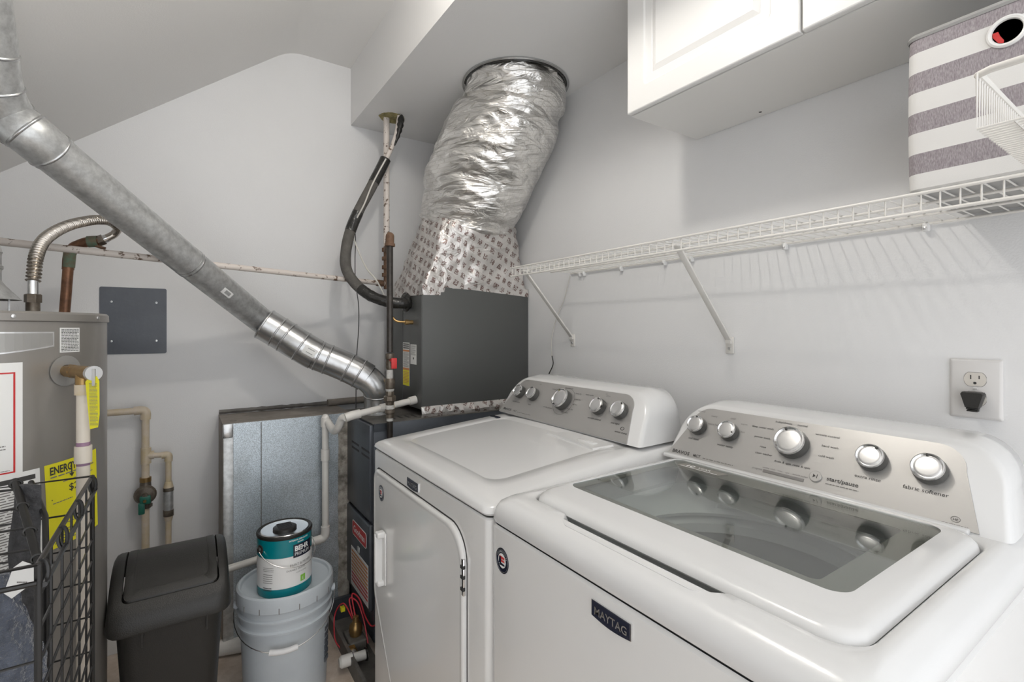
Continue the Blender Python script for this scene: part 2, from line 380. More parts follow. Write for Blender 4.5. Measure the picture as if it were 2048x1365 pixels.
# sloped ceiling with its softened taped crease
prof = [(-1.05, zslope(-1.05)), (0.34, zslope(0.34))]
for k in range(1, 6):
    t = k / 6; a = Vector((0.34, zslope(0.34))); m_ = Vector((0.40, ZC)); e = Vector((0.46, ZC))
    p = a * (1 - t) ** 2 + m_ * 2 * t * (1 - t) + e * t * t; prof.append((p.x, p.y))
prof.append((0.46, ZC))
b = MB(); b.loft([[(x, y, z) for x, z in prof] + [(x, y, z + 0.1) for x, z in reversed(prof)] for y in (-0.7, YB)], 'ceil'); struct(b.build('ceiling_slope', angle=50))
b = MB(); b.box(XS, XW, -0.7, YB, ZS, ZC, 'soffit'); struct(b.build('ceiling_soffit'))

# ceiling lamp (out of the picture, lights the room)
t = thing('ceiling_lamp', 'small white globe lamp hanging from the ceiling beside the boxed soffit', 'lamp', (LAMP[0] + 0.07, LAMP[1], ZC))
b = MB(); b.lathe([(0.055, ZC), (0.055, ZC - 0.015), (0.02, ZC - 0.03), (0.012, ZC - 0.05), (0.012, LAMP[2] + 0.065), (0.02, LAMP[2] + 0.055), (0.02, LAMP[2] + 0.034)], 'plastic_w', 24, lambda p: Vector((p[0] + LAMP[0] + 0.07, p[1] + LAMP[1], p[2])))
b.build('lamp_holder', t)
b = MB(); b.lathe([(0.0005, -0.04)] + [(0.04 * math.cos(math.radians(a)), 0.04 * math.sin(math.radians(a))) for a in range(-75, 76, 15)] + [(0.0005, 0.04)], 'lamp', 24, lambda p: Vector((p[0] + LAMP[0] + 0.07, p[1] + LAMP[1], p[2] + LAMP[2])))
b.build('globe', t)

# ================================================================ WASHER
WY0, WY1, WX0, WX1 = 0.178, 0.844, 0.515, 1.25
def console(b, x0, z0, x1, z1, y0b, y1b, y0t, y1t, xb, r, mt, n=8):
    """console shell: front face from (x0,z0) up to (x1,z1); rounded top corners; back plane xb"""
    def ring(inset, dx, dz, xfun):
        pts = []
        V = z1 + dz - z0
        yb0, yb1, yt0, yt1 = y0b + inset, y1b - inset, y0t + inset, y1t - inset
        rr = max(r - inset, 0.005)
        pts.append((yb1, z0)); pts.append((yb1 + (yt1 - yb1) * 0.5, z0 + (V - rr) * 0.5))
        for k in range(n + 1):
            a = PI / 2 * k / n
            pts.append((yt1 - rr + rr * math.cos(a), z0 + V - rr + rr * math.sin(a)))
        for k in range(1, 8): q = k / 8; pts.append((yt1 - rr + (yt0 + rr - (yt1 - rr)) * q, z0 + V + 0.0))
        for k in range(n + 1):
            a = PI / 2 + PI / 2 * k / n
            pts.append((yt0 + rr + rr * math.cos(a), z0 + V - rr + rr * math.sin(a)))
        pts.append((yb0 + (yt0 - yb0) * 0.5, z0 + (V - rr) * 0.5)); pts.append((yb0, z0))
        return [(xfun(z) + dx, y, z) for y, z in pts]
    sl = (x1 - x0) / (z1 - z0); fx = lambda z: x0 + (z - z0) * sl
    rings = [ring(0.010, 0.0, -0.010, fx), ring(0.003, 0.004, -0.003, fx), ring(0.0, 0.014, 0.0, fx), ring(0.0, 0.05, 0.006, fx)]
    back = [(xb, y, z) for (_, y, z) in ring(0.02, 0, -0.012, fx)]
    mid = [((xb + p[0]) / 2 + 0.02, p[1], p[2]) for p in ring(0.004, 0.05, 0.004, fx)]
    b.loft(rings + [mid, back], mt, cap0=True, cap1=True)
def console_panel(b, F, y0b, y1b, y0t, y1t, v0, v1, r, mt, yc):
    """silver face plate in frame F: s = yc - y, t along slope"""
    pts = [(yc - y1b, v0)]
    S = lambda y: yc - y
    n = 8
    for k in range(n + 1):
        a = PI - PI / 2 * k / n; pts.append((S(y1t) + r + r * math.cos(a), v1 - r + r * math.sin(a)))
    for k in range(n + 1):
        a = PI / 2 - PI / 2 * k / n; pts.append((S(y0t) - r + r * math.cos(a), v1 - r + r * math.sin(a)))
    pts.append((yc - y0b, v0)); pts.reverse()
    b.prism(pts, 0.0, 0.003, mt, F)
def knob(parent, F, s, t, r, h, ang, name='knob'):
    g = lambda p: F((s + p[0], t + p[1], p[2]))
    b = MB()
    b.lathe([(r * 0.98, 0.002), (r, 0.006), (r * 0.96, h * 0.8)], 'knob_side', 36, g)
    b.lathe([(r * 0.96, h * 0.78), (r * 0.93, h * 0.97), (r * 0.86, h), (r * 0.80, h * 0.94), (r * 0.76, h * 0.90)], 'chrome', 36, g, cap=False)
    b.lathe([(r * 0.765, h * 0.90), (r * 0.72, h * 0.93), (r * 0.60, h * 0.95), (0.0004, h * 0.955)], 'satin', 36, g)
    ca, sa = math.cos(ang), math.sin(ang); q = lambda p: g((p[0] * ca - p[1] * sa, p[0] * sa + p[1] * ca, p[2]))
    b.box(r * 0.70, r * 0.90, -r * 0.07, r * 0.07, h * 0.9, h * 1.02, 'print', q, r=r * 0.04)
    return b.build(name, parent)

wt = thing('washing_machine', 'white top-load washing machine with glass lid and silver console, right of the dryer', 'washing machine', (0.87, 0.51, 0))
b = MB()
R = lambda x0, x1, y0, y1, r, z: rrect(x0, x1, y0, y1, r, 6, 8, z)
b.loft([R(WX0, WX1, WY0, WY1, 0.018, 0.03), R(WX0, WX1, WY0, WY1, 0.018, 0.845), R(WX0 + 0.004, WX1, WY0 + 0.004, WY1 - 0.004, 0.016, 0.850)], 'enamel_front', cap1=False)
b.build('cabinet', wt)
b = MB(); b.loft([R(WX0 + 0.03, WX1 - 0.03, WY0 + 0.03, WY1 - 0.03, 0.018, 0.0), R(WX0 + 0.03, WX1 - 0.03, WY0 + 0.03, WY1 - 0.03, 0.018, 0.03)], 'dkseam'); b.build('plinth', wt)
b = MB(); b.loft([R(WX0 + 0.006, WX1 - 0.006, WY0 + 0.006, WY1 - 0.006, 0.018, 0.8495), R(WX0 + 0.006, WX1 - 0.006, WY0 + 0.006, WY1 - 0.006, 0.018, 0.8555)], 'dkseam', cap0=False, cap1=False); b.build('seam_gasket', wt)
# deck
LY0, LY1, LX0, LX1 = 0.222, 0.795, 0.580, 1.045
def scoop(ring, dx, dz):
    out = []
    for x, y, z in ring:
        if x < LX0 + 0.02 and 0.36 <= y <= 0.68:
            k = min(1, min(y - 0.36, 0.68 - y) / 0.03); k = max(k, 0.0); out.append((x - dx * k, y, z - dz * k))
        else: out.append((x, y, z))
    return out
RR = lambda x0, x1, y0, y1, r, z: rrect(x0, x1, y0, y1, r, 6, 40, z)
deck = [RR(WX0 + 0.001, WX1, WY0 + 0.001, WY1 - 0.001, 0.022, 0.855), RR(WX0 - 0.002, WX1, WY0 - 0.002, WY1 + 0.002, 0.024, 0.862), RR(WX0, WX1, WY0, WY1, 0.026, 0.880),
        RR(WX0 + 0.006, WX1 - 0.002, WY0 + 0.006, WY1 - 0.006, 0.028, 0.893), RR(WX0 + 0.020, WX1 - 0.005, WY0 + 0.020, WY1 - 0.018, 0.028, 0.9015), RR(WX0 + 0.04, WX1 - 0.01, LY0 - 0.02, LY1 + 0.016, 0.03, 0.905),
        scoop(RR(LX0 - 0.008, LX1 + 0.006, LY0 - 0.008, LY1 + 0.006, 0.045, 0.9055), 0.030, 0.002), scoop(RR(LX0 - 0.004, LX1 + 0.003, LY0 - 0.004, LY1 + 0.003, 0.042, 0.902), 0.029, 0.030),
        scoop(RR(LX0 - 0.003, LX1 + 0.002, LY0 - 0.003, LY1 + 0.002, 0.042, 0.886), -0.006, 0.030), RR(LX0 + 0.02, LX1 - 0.005, LY0 + 0.02, LY1 - 0.02, 0.04, 0.868), RR(0.645, 1.035, 0.250, 0.775, 0.05, 0.866)]
b = MB(); b.loft(deck, 'enamel', cap0=False, cap1=False); b.build('deck', wt, angle=50)
# tub opening and basket under the glass
b = MB()
cx, cy = 0.855, 0.515
ring0 = RR(0.645, 1.035, 0.250, 0.775, 0.05, 0.866); ring1 = RR(0.640, 1.045, 0.245, 0.780, 0.05, 0.858)
def circ(r, z):
    out = []
    for p in ring0:
        a = math.atan2(p[1] - cy, p[0] - cx); out.append((cx + r * math.cos(a), cy + r * math.sin(a), z))
    return out
b.loft([ring0, ring1, [(x * 0.9 + cx * 0.1, y * 0.9 + cy * 0.1, 0.835) for x, y, z in ring1], circ(0.240, 0.822), circ(0.232, 0.812), circ(0.236, 0.804)], 'tub', cap0=False, cap1=False)
b.build('tub_ring', wt, angle=60)
b = MB(); g = lambda p: Vector((p[0] + cx, p[1] + cy, p[2]))
b.lathe([(0.252, 0.802), (0.238, 0.800), (0.226, 0.790), (0.222, 0.772), (0.230, 0.768)], 'balance', 72, g, cap=False)
b.lathe([(0.230, 0.768), (0.244, 0.766), (0.247, 0.70), (0.240, 0.695), (0.240, 0.55), (0.235, 0.47), (0.17, 0.445), (0.10, 0.47), (0.03, 0.50), (0.0005, 0.505)], 'basket', 72, g, cap=False)
for k in range(6):
    a = k * PI / 3 + 0.6; q = lambda p, a=a: g((p[0] * math.cos(a) - p[1] * math.sin(a), p[0] * math.sin(a) + p[1] * math.cos(a), p[2]))
    b.box(0.225, 0.242, -0.012, 0.012, 0.48, 0.69, 'basket', q, r=0.005)
for k in range(36):
    a = k * PI / 18
    for zz in (0.50, 0.53, 0.56, 0.60, 0.64, 0.67):
        q = lambda p, a=a + (zz * 7 % 1) * 0.1: g((p[0] * math.cos(a) - p[1] * math.sin(a), p[0] * math.sin(a) + p[1] * math.cos(a), p[2]))
        b.box(0.2375, 0.2395, -0.002, 0.002, zz, zz + 0.004, 'dkseam', q)
b.build('wash_basket', wt)
# lid
GX0, GX1, GY0, GY1 = 0.668, 1.032, 0.268, 0.785
b = MB()
lidr = [RR(LX0 + 0.004, LX1, LY0 + 0.003, LY1 - 0.003, 0.04, 0.8945), RR(LX0 - 0.001, LX1, LY0 - 0.001, LY1 + 0.001, 0.042, 0.899), RR(LX0 + 0.002, LX1, LY0 + 0.002, LY1 - 0.002, 0.04, 0.907), RR(LX0 + 0.010, LX1, LY0 + 0.010, LY1 - 0.008, 0.036, 0.9125), RR(LX0 + 0.03, LX1 - 0.002, LY0 + 0.022, LY1 - 0.0095, 0.022, 0.914),
        RR(GX0, GX1, GY0, GY1, 0.026, 0.9135), RR(GX0 + 0.0005, GX1 - 0.0005, GY0 + 0.0005, GY1 - 0.0005, 0.020, 0.911), RR(GX0 + 0.001, GX1 - 0.001, GY0 + 0.001, GY1 - 0.001, 0.019, 0.900), RR(LX0 + 0.02, LX1 - 0.002, LY0 + 0.02, LY1 - 0.009, 0.036, 0.896)]
lidr[4] = RR(LX0 + 0.03, LX1 - 0.003, LY0 + 0.022, LY1 - 0.0095, 0.03, 0.914)
lid = MB(); lid.loft(lidr, 'enamel', cap0=False, cap1=False); lido = lid.build('lid', wt, angle=50)
b = MB(); b.loft([RR(GX0 + 0.001, GX1 - 0.001, GY0 + 0.001, GY1 - 0.001, 0.02, 0.9105), RR(GX0 + 0.001, GX1 - 0.001, GY0 + 0.001, GY1 - 0.001, 0.02, 0.9125)], 'glass'); b.build('glass_window', lido)
IX0, IX1, IY0, IY1 = GX0 + 0.020, GX1 - 0.052, GY0 + 0.040, GY1 - 0.022
b = MB(); b.loft([RR(GX0 + 0.001, GX1 - 0.001, GY0 + 0.001, GY1 - 0.001, 0.02, 0.9100), RR(IX0, IX1, IY0, IY1, 0.012, 0.9100), RR(IX0, IX1, IY0, IY1, 0.012, 0.9085), RR(GX0 + 0.001, GX1 - 0.001, GY0 + 0.001, GY1 - 0.001, 0.02, 0.9085)], 'band', cap0=False, cap1=False)
FL = frame((1.0, 0.752, 0.9127), (0, -1, 0), (1, 0, 0))
b.prism([(-0.005, -0.014), (0.105, -0.014), (0.112, 0.012), (0.002, 0.012)], -0.0026, 0.0, 'band', FL)
b.text('10', 0.012, -0.007, 0.020, 'white', FL, 0.0003, bold=0.02, sx=1.2); b.text('YEAR', 0.043, -0.003, 0.012, 'white', FL, 0.0003, sx=1.2)
b.box(0.004, 0.100, -0.0118, -0.0104, 0, 0.0003, 'white', FL)
b.build('window_border', lido)
# console
b = MB(); WCX0, WCZ0, WCX1, WCZ1 = 1.062, 0.905, 1.148, 1.040
console(b, WCX0, WCZ0, WCX1, WCZ1, 0.196, 0.850, 0.206, 0.842, 1.262, 0.075, 'enamel'); co = b.build('console', wt, angle=50)
th = math.atan2(WCX1 - WCX0, WCZ1 - WCZ0)
WYc = 0.55
F = frame((WCX0, WYc, WCZ0), (0, -1, 0), (math.sin(th), 0, math.cos(th)))
b = MB(); console_panel(b, F, 0.234, 0.846, 0.262, 0.806, 0.003, 0.148, 0.045, 'silver', WYc)
G = lambda p: F((p[0], p[1], p[2] + 0.003))
def sY(y): return WYc - y
b.text('BRAVOS', sY(0.832), 0.012, 0.0120, 'print', G, bold=0.02, sx=1.15); b.text('MCT', sY(0.770), 0.0125, 0.010, 'print', G, bold=0.01)
b.lines(sY(0.742), sY(0.662), 0.012, 0.0165, 1, 'print_g', G)
def lbl(y, t, s, size=0.0068, m='print_g', c=True): b.text(s, sY(y), t, size, m, G, center=c, sx=1.1)
lbl(0.785, 0.056, 'soil level', 0.0080, 'print'); lbl(0.697, 0.055, 'water temp', 0.0080, 'print'); lbl(0.399, 0.052, 'extra rinse', 0.009, 'print'); lbl(0.311, 0.051, 'fabric softener', 0.010, 'print')
lbl(0.790, 0.134, 'normal'); lbl(0.750, 0.126, 'heavy'); lbl(0.742, 0.104, 'extra heavy'); lbl(0.700, 0.128, 'cool'); lbl(0.668, 0.118, 'warm'); lbl(0.665, 0.098, 'hot')
for (dy, t, s) in ((0.030, 0.142, 'bulky/sheets'), (-0.01, 0.142, 'normal'), (-0.062, 0.128, 'wrinkle control'), (-0.072, 0.105, 'hand wash'), (-0.070, 0.082, 'cold wash'), (0.072, 0.122, 'deep water wash'), (0.066, 0.098, 'power wash'), (0.058, 0.076, 'rinse'), (0.052, 0.060, 'clean washer'), (0.008, 0.050, 'drain & spin'), (-0.030, 0.050, 'rinse & spin')):
    lbl(0.549 + dy * 1.02, t - 0.004, s, 0.0068, 'print')
b.box(sY(0.592), sY(0.506), 0.0165, 0.0235, 0, 0.0012, 'print_g', G, r=0.0005)
lbl(0.606, 0.020, 'progress', 0.006); 
for k, s in enumerate(('sensing', 'wash', 'rinse', 'spin', 'done', 'lid locked')): lbl(0.588 - k * 0.0155, 0.0265, s, 0.0046)
b.text('start/pause', sY(0.466), 0.032, 0.0115, 'print', G, bold=0.015, sx=1.1); b.lines(sY(0.466), sY(0.408), 0.023, 0.027, 1, 'print_g', G)
b.lathe([(0.0065, 0), (0.0065, 0.0006), (0.0055, 0.0006), (0.0055, 0)], 'print_g', 24, lambda p: G((p[0] + sY(0.265), p[1] * 0.8 + 0.0175, p[2])), cap=False)
b.text('HE', sY(0.265), 0.0150, 0.006, 'print', G, center=True); b.lines(sY(0.282), sY(0.248), 0.0065, 0.0095, 1, 'print_g', G)
b.build('face_panel', co)
b = MB(); b.lathe([(0.0115, 0.0), (0.0115, 0.003), (0.0105, 0.0042), (0.0004, 0.0042)], 'silver', 28, lambda p: G((p[0] + sY(0.486), p[1] + 0.034, p[2])))
b.add([(-0.004, -0.004, 0.0046), (-0.004, 0.004, 0.0046), (0.0015, 0, 0.0046)], [(0, 2, 1)], 'print', lambda p: G((p[0] + sY(0.486), p[1] + 0.034, p[2])))
b.box(0.003, 0.0042, -0.004, 0.004, 0.0042, 0.0046, 'print', lambda p: G((p[0] + sY(0.486), p[1] + 0.034, p[2]))); b.build('start_button', co)
for y, r, a in ((0.782, 0.0235, 1.6), (0.695, 0.0235, -0.3), (0.546, 0.0335, 2.0), (0.397, 0.0250, 1.1), (0.309, 0.0262, 1.7)):
    knob(co, G, sY(y), 0.0925, r, 0.024 if r < 0.03 else 0.028, a)
b = MB(); b.box(WCX0 - 0.012, WCX0 + 0.02, 0.245, 0.850, 0.903, 0.9135, 'enamel', r=0.004, seg=3); b.build('hinge_cover', wt)
def maytag(parent, x, y0, y1, z0, z1, sz):
    b = MB(); F = frame((x, (y0 + y1) / 2, (z0 + z1) / 2), (0, -1, 0), (0, 0, 1)); hw = (y1 - y0) / 2; hh = (z1 - z0) / 2
    pts = [(-hw, hh), (-hw, -hh * 0.8)] + [(-hw + 2 * hw * k / 10, -hh * 0.8 - hh * 0.3 * math.sin(PI * k / 10)) for k in range(1, 10)] + [(hw, -hh * 0.8), (hw, hh)]
    pts.reverse()
    b.prism([(p[0] * 1.05, p[1] * 1.06) for p in pts], 0, 0.0025, 'chrome', F); b.prism(pts, 0, 0.0035, 'navy', F)
    b.text('MAYTAG', 0, -sz * 0.36, sz, 'satin', F, 0.0040, bold=0.01, center=True, sx=0.98)
    b.build('maker_badge', parent)
def sticker(parent, x, y, z, ry, rz):
    b = MB(); F = frame((x, y, z), (0, -1, 0), (0, 0, 1)); E_ = lambda p: F((p[0] * ry, p[1] * rz, p[2]))
    b.lathe([(1.0, 0), (1.0, 0.0008), (0.001, 0.0008)], 'navy', 40, E_); b.lathe([(0.92, 0.0008), (0.92, 0.0011), (0.88, 0.0011), (0.88, 0.0008)], 'satin', 40, E_, cap=False)
    b.lathe([(0.58, 0.0008), (0.58, 0.0012), (0.001, 0.0012)], 'white', 40, E_)
    for t0, t1, m_ in ((0.18, 0.34, 'redm'), (-0.05, 0.08, 'redm'), (-0.34, -0.2, 'navy')):
        b.add([(-0.4, t0 - 0.08, 0.0015), (0.45, t0, 0.0015), (0.42, t1, 0.0015), (-0.35, t1 + 0.02, 0.0015)], [(0, 1, 2, 3)], m_, E_)
    b.add([(-0.5, -0.25, 0.0016), (-0.1, -0.3, 0.0016), (-0.12, 0.3, 0.0016), (-0.42, 0.28, 0.0016)], [(0, 1, 2, 3)], 'navy', E_)
    for k in range(14):
        a = PI * 0.12 + k * PI * 0.76 / 13
        b.box(0.66, 0.82, -0.035, 0.035, 0.0008, 0.0012, 'satin', lambda p, a=a: E_((p[0] * math.cos(a) - p[1] * math.sin(a), p[0] * math.sin(a) + p[1] * math.cos(a), p[2])))
    b.build('round_sticker', parent)
maytag(wt, WX0 - 0.0002, 0.470, 0.545, 0.806, 0.831, 0.0165)
sticker(wt, WX0 - 0.0002, 0.799, 0.789, 0.022, 0.024)

# ================================================================ DRYER
DY0, DY1, DX0, DX1 = 0.853, 1.570, 0.515, 1.22
dt = thing('clothes_dryer', 'white front-load dryer with silver five-knob console, between washer and furnace', 'dryer', (0.87, 1.2, 0))
b = MB(); b.loft([R(DX0, DX1, DY0, DY1, 0.016, 0.03), R(DX0, DX1, DY0, DY1, 0.016, 0.846), R(DX0 + 0.004, DX1, DY0 + 0.004, DY1 - 0.004, 0.014, 0.850)], 'enamel_front'); b.build('cabinet', dt)
b = MB(); b.loft([R(DX0 + 0.03, DX1 - 0.03, DY0 + 0.03, DY1 - 0.03, 0.018, 0.0), R(DX0 + 0.03, DX1 - 0.03, DY0 + 0.03, DY1 - 0.03, 0.018, 0.03)], 'dkseam'); b.build('plinth', dt)
b = MB(); b.loft([R(DX0 + 0.006, DX1 - 0.006, DY0 + 0.006, DY1 - 0.006, 0.018, 0.8495), R(DX0 + 0.006, DX1 - 0.006, DY0 + 0.006, DY1 - 0.006, 0.018, 0.8555)], 'dkseam', cap1=False); b.build('seam_gasket', dt)
def dtop(x, y):
    q = max(0, min(1, (x - DX0) / 0.47)); return 0.8835 + 0.044 * q ** 0.85 - 0.010 * abs((y - 1.21) / 0.36) ** 3
def dz(ring, off=0.0, k=1.0):
    return [(x, y, 0.870 + (dtop(x, y) - 0.870) * k + off) for x, y, z in ring]
IR = lambda k: rrect(0.585 + k, 0.950 - k, 0.950 + k, 1.475 - k, max(0.045 - k * 0.5, 0.01), 6, 8, 0)
dk = [R(DX0 + 0.001, DX1, DY0 + 0.001, DY1 - 0.001, 0.02, 0.855), R(DX0 - 0.003, DX1, DY0 - 0.003, DY1 + 0.003, 0.022, 0.860), R(DX0 - 0.001, DX1, DY0 - 0.001, DY1 + 0.001, 0.024, 0.869),
      dz(R(DX0 + 0.004, DX1, DY0 + 0.004, DY1 - 0.004, 0.026, 0), 0, 0.55), dz(R(DX0 + 0.012, DX1, DY0 + 0.012, DY1 - 0.012, 0.03, 0), 0, 0.88), dz(R(DX0 + 0.024, DX1, DY0 + 0.026, DY1 - 0.026, 0.033, 0)),
      dz(R(DX0 + 0.05, DX1 - 0.01, DY0 + 0.06, DY1 - 0.06, 0.04, 0)), dz(IR(0)), dz(IR(0.003), -0.002), dz(IR(0.006), -0.002)] + [dz(IR(k), -0.002) for k in (0.03, 0.06, 0.09, 0.12, 0.145, 0.165)]
b = MB(); b.loft(dk, 'enamel', cap0=False, cap1=True); b.build('top_panel', dt, angle=50)
b = MB(); LQ = [(0.915, 1.175), (0.905, 0.960), (0.968, 0.945), (0.976, 1.115)]
b.loft([[(x, y, dtop(x, y) - 0.002) for x, y in LQ], [(x * 0.97 + 0.03 * 0.94, y * 0.96 + 0.04 * 1.05, dtop(x, y) + 0.0025) for x, y in LQ]], 'enamel')
b.box(0.928, 0.946, 0.985, 1.050, dtop(0.93, 1.0) + 0.001, dtop(0.93, 1.0) + 0.0045, 'plastic_w', r=0.001); b.build('lint_door', dt)
b = MB(); b.box(0.935, 0.952, 1.490, 1.535, dtop(0.94, 1.51) - 0.001, dtop(0.94, 1.51) + 0.0022, 'navy'); b.build('emblem', dt)
b = MB(); CX0, CZ0_, CX1, CZ1_ = 0.986, 0.928, 1.070, 1.060
console(b, CX0, CZ0_, CX1, CZ1_, 0.872, 1.560, 0.886, 1.552, 1.19, 0.080, 'enamel'); co = b.build('console', dt, angle=50)
th = math.atan2(CX1 - CX0, CZ1_ - CZ0_); WYc = 1.21
F = frame((CX0, WYc, CZ0_), (0, -1, 0), (math.sin(th), 0, math.cos(th)))
b = MB(); console_panel(b, F, 0.916, 1.553, 0.942, 1.510, 0.002, 0.143, 0.045, 'silver', WYc)
G = lambda p: F((p[0], p[1], p[2] + 0.003))
KX = ((1.471, 0.0235, 0.6), (1.389, 0.0235, 2.0), (1.228, 0.0345, -2.0), (1.063, 0.0255, 1.5), (0.978, 0.0255, 1.0))
b.text('BRAVOS', sY(1.530), 0.012, 0.011, 'print', G, bold=0.02, sx=1.25); b.text('MCT', sY(1.465), 0.012, 0.009, 'print', G); b.lines(sY(1.44), sY(1.36), 0.0115, 0.0155, 1, 'print_g', G)
for y, s in ((1.475, 'temperature'), (1.393, 'heat'), (1.067, 'wrinkle control'), (0.982, 'end signal')): lbl(y, 0.048, s, 0.008, 'print')
for dy, t, s in ((0.055, 0.128, 'energy preferred'), (0.0, 0.140, 'automatic dry'), (-0.055, 0.126, 'damp dry'), (-0.062, 0.106, 'timed dry'), (-0.060, 0.088, '40 min'), (-0.048, 0.070, 'more dry'), (0.06, 0.060, 'wrinkle prevent'), (-0.03, 0.056, 'cool down'), (-0.105, 0.128, 'steam cycles')): lbl(1.232 + dy, t - 0.008, s, 0.0065, 'print')
lbl(1.470, 0.136, 'medium'); lbl(1.385, 0.130, 'high'); lbl(1.060, 0.132, 'on'); lbl(1.050, 0.126, 'off/on')
b.lathe([(0.0065, 0), (0.0065, 0.0006), (0.0052, 0.0006), (0.0052, 0)], 'print', 24, lambda p: G((p[0] + sY(0.950), p[1] * 0.8 + 0.040, p[2])), cap=False); lbl(0.950, 0.026, 'sensor drying', 0.0075, 'print')
b.lathe([(0.047, 0), (0.047, 0.0005), (0.046, 0.0005), (0.046, 0)], 'print_g', 40, lambda p: G((p[0] + sY(1.230), p[1] + 0.086, p[2])), cap=False)
b.build('face_panel', co)
for y, r, a in KX: knob(co, G, sY(y), 0.0875, r, 0.024 if r < 0.03 else 0.028, a)
# dryer door
FD = frame((DX0, 1.245, 0.0), (0, -1, 0), (0, 0, 1))
def door_poly(k):
    y0, y1, zt = 0.302 - k, -0.298 + k, 0.797 - k
    pts = []
    def arc(cx, cz, r, a0, a1, n=8):
        for i in range(n + 1): a = math.radians(a0 + (a1 - a0) * i / n); pts.append((cx + r * math.cos(a), cz + r * math.sin(a)))
    arc(y0 - 0.075, zt - 0.075, 0.075, 0, 90); arc(y1 + 0.035, zt - 0.035, 0.035, 90, 180)
    arc(y1 + 0.10, 0.43 + k, 0.10, 180, 215); arc(-0.05 , 0.26 + k * 0.5, 0.12, 235, 270); arc(0.05, 0.26 + k * 0.5, 0.12, 270, 305); arc(y0 - 0.10, 0.43 + k, 0.10, 325, 360)
    return pts
b = MB(); b.loft([[(p[0], p[1], 0.0002) for p in door_poly(-0.004)], [(p[0], p[1], 0.0004) for p in door_poly(-0.001)]], 'dkseam', FD); 
b.loft([[(p[0], p[1], h) for p in door_poly(k)] for k, h in ((0.0, 0.0004), (0.0, 0.006), (0.003, 0.0095), (0.009, 0.0105), (0.012, 0.009), (0.018, 0.009))], 'enamel_front', FD)
do = b.build('door', dt, angle=40)
b = MB(); HF = lambda p: FD((p[0] - 0.192, (p[1]) * 0.92 + 0.549, p[2] + 0.0095))
b.box(-0.013, 0.016, -0.085, 0.085, 0, 0.006, 'plastic_w', HF, r=0.003)
b.box(-0.018, -0.006, -0.080, 0.080, 0.004, 0.028, 'plastic_w', HF, r=0.004, seg=3); b.box(-0.016, 0.010, 0.068, 0.088, 0.0, 0.026, 'plastic_w', HF, r=0.005, seg=3); b.box(-0.016, 0.008, -0.088, -0.072, 0.0, 0.024, 'plastic_w', HF, r=0.005, seg=3)
b.build('door_handle', do)
for zz in (0.697, 0.30):
    b = MB(); q = lambda p: FD((p[0] + 0.300, p[1] + zz, p[2] + 0.004)); b.box(-0.006, 0.004, -0.040, 0.040, 0, 0.006, 'chrome', q, r=0.001)
    for k in (-0.022, 0.004, 0.026): b.box(-0.007, 0.005, k - 0.007, k, 0.001, 0.0075, 'dkseam', q)
    b.build('hinge', dt)
maytag(dt, DX0 - 0.0002, 1.205, 1.277, 0.807, 0.831, 0.0155)
sticker(do, DX0 - 0.0105, 1.468, 0.735, 0.021, 0.024)

# ================================================================ WALL CABINET
ct = thing('wall_cabinet', 'white wall cabinet with two raised-panel doors above the striped bin', 'cabinet', (1.19, 0.5, 1.835))
b = MB(); b.box(1.046, XW - 0.0005, 0.0, 0.955, 1.835, ZS - 0.002, 'cab_body', r=0.001, seg=1); b.build('cabinet_box', ct)
def cab_door(y0, y1):
    b = MB(); F = frame((1.044, (y0 + y1) / 2, 1.835), (0, -1, 0), (0, 0, 1)); hw = (y1 - y0) / 2; H = 0.372
    def rr_(k, h, r): return [(p[0], p[1], h) for p in rrect(-hw + k, hw - k, k, H - k, max(r, 0.0005), 4, 3)]
    b.loft([rr_(0.001, 0, 0.001), rr_(0, 0.013, 0.001), rr_(0.001, 0.016, 0.002), rr_(0.003, 0.0172, 0.003), rr_(0.058, 0.0172, 0.012), rr_(0.062, 0.0135, 0.010), rr_(0.070, 0.0125, 0.008), rr_(0.082, 0.0125, 0.002), rr_(0.084, 0.0115, 0.001), rr_(0.098, 0.0165, 0.001)], 'cab', F)
    return b.build('door', ct, angle=12)
cab_door(0.4935, 0.953); cab_door(0.030, 0.4895)
b = MB(); b.box(1.046 - 0.0005, XW - 0.002, 0.0, 0.954, 1.8335, 1.8352, 'cab_body'); b.lathe([(0.004, 0), (0.004, -0.0006), (0.0005, -0.0006)], 'print', 12, lambda p: Vector((1.315, 0.735, 1.8334 + p[2])) + Vector((p[0], p[1], 0))); b.build('bottom_panel', ct)

# ================================================================ WIRE SHELF
st = thing('wire_shelf', 'white vinyl-coated wire shelf running along the right wall above the machines', 'shelf', (1.2, 0.8, 1.47))
b = MB(); ZF = 1.470; XF = 1.042; SY0, SY1 = -0.10, 1.552
nw = int((SY1 - SY0) / 0.0254)
for k in range(nw + 1):
    y = SY1 - 0.004 - k * 0.0254
    b.tube([(XW - 0.004, y, ZF), (XF + 0.004, y, ZF), (XF, y, ZF - 0.003), (XF, y, ZF - 0.034)], 0.00145, 'wirew', 6)
for x, z, r in ((XF - 0.0035, ZF - 0.001, 0.0030), (XF - 0.0035, ZF - 0.033, 0.0030), (XF + 0.075, ZF - 0.004, 0.0028), (XF + 0.19, ZF - 0.004, 0.0028), (XW - 0.008, ZF - 0.004, 0.0030)):
    b.tube([(x, SY0, z), (x, SY1, z)], r, 'wirew', 8)
b.build('wire_deck', st)
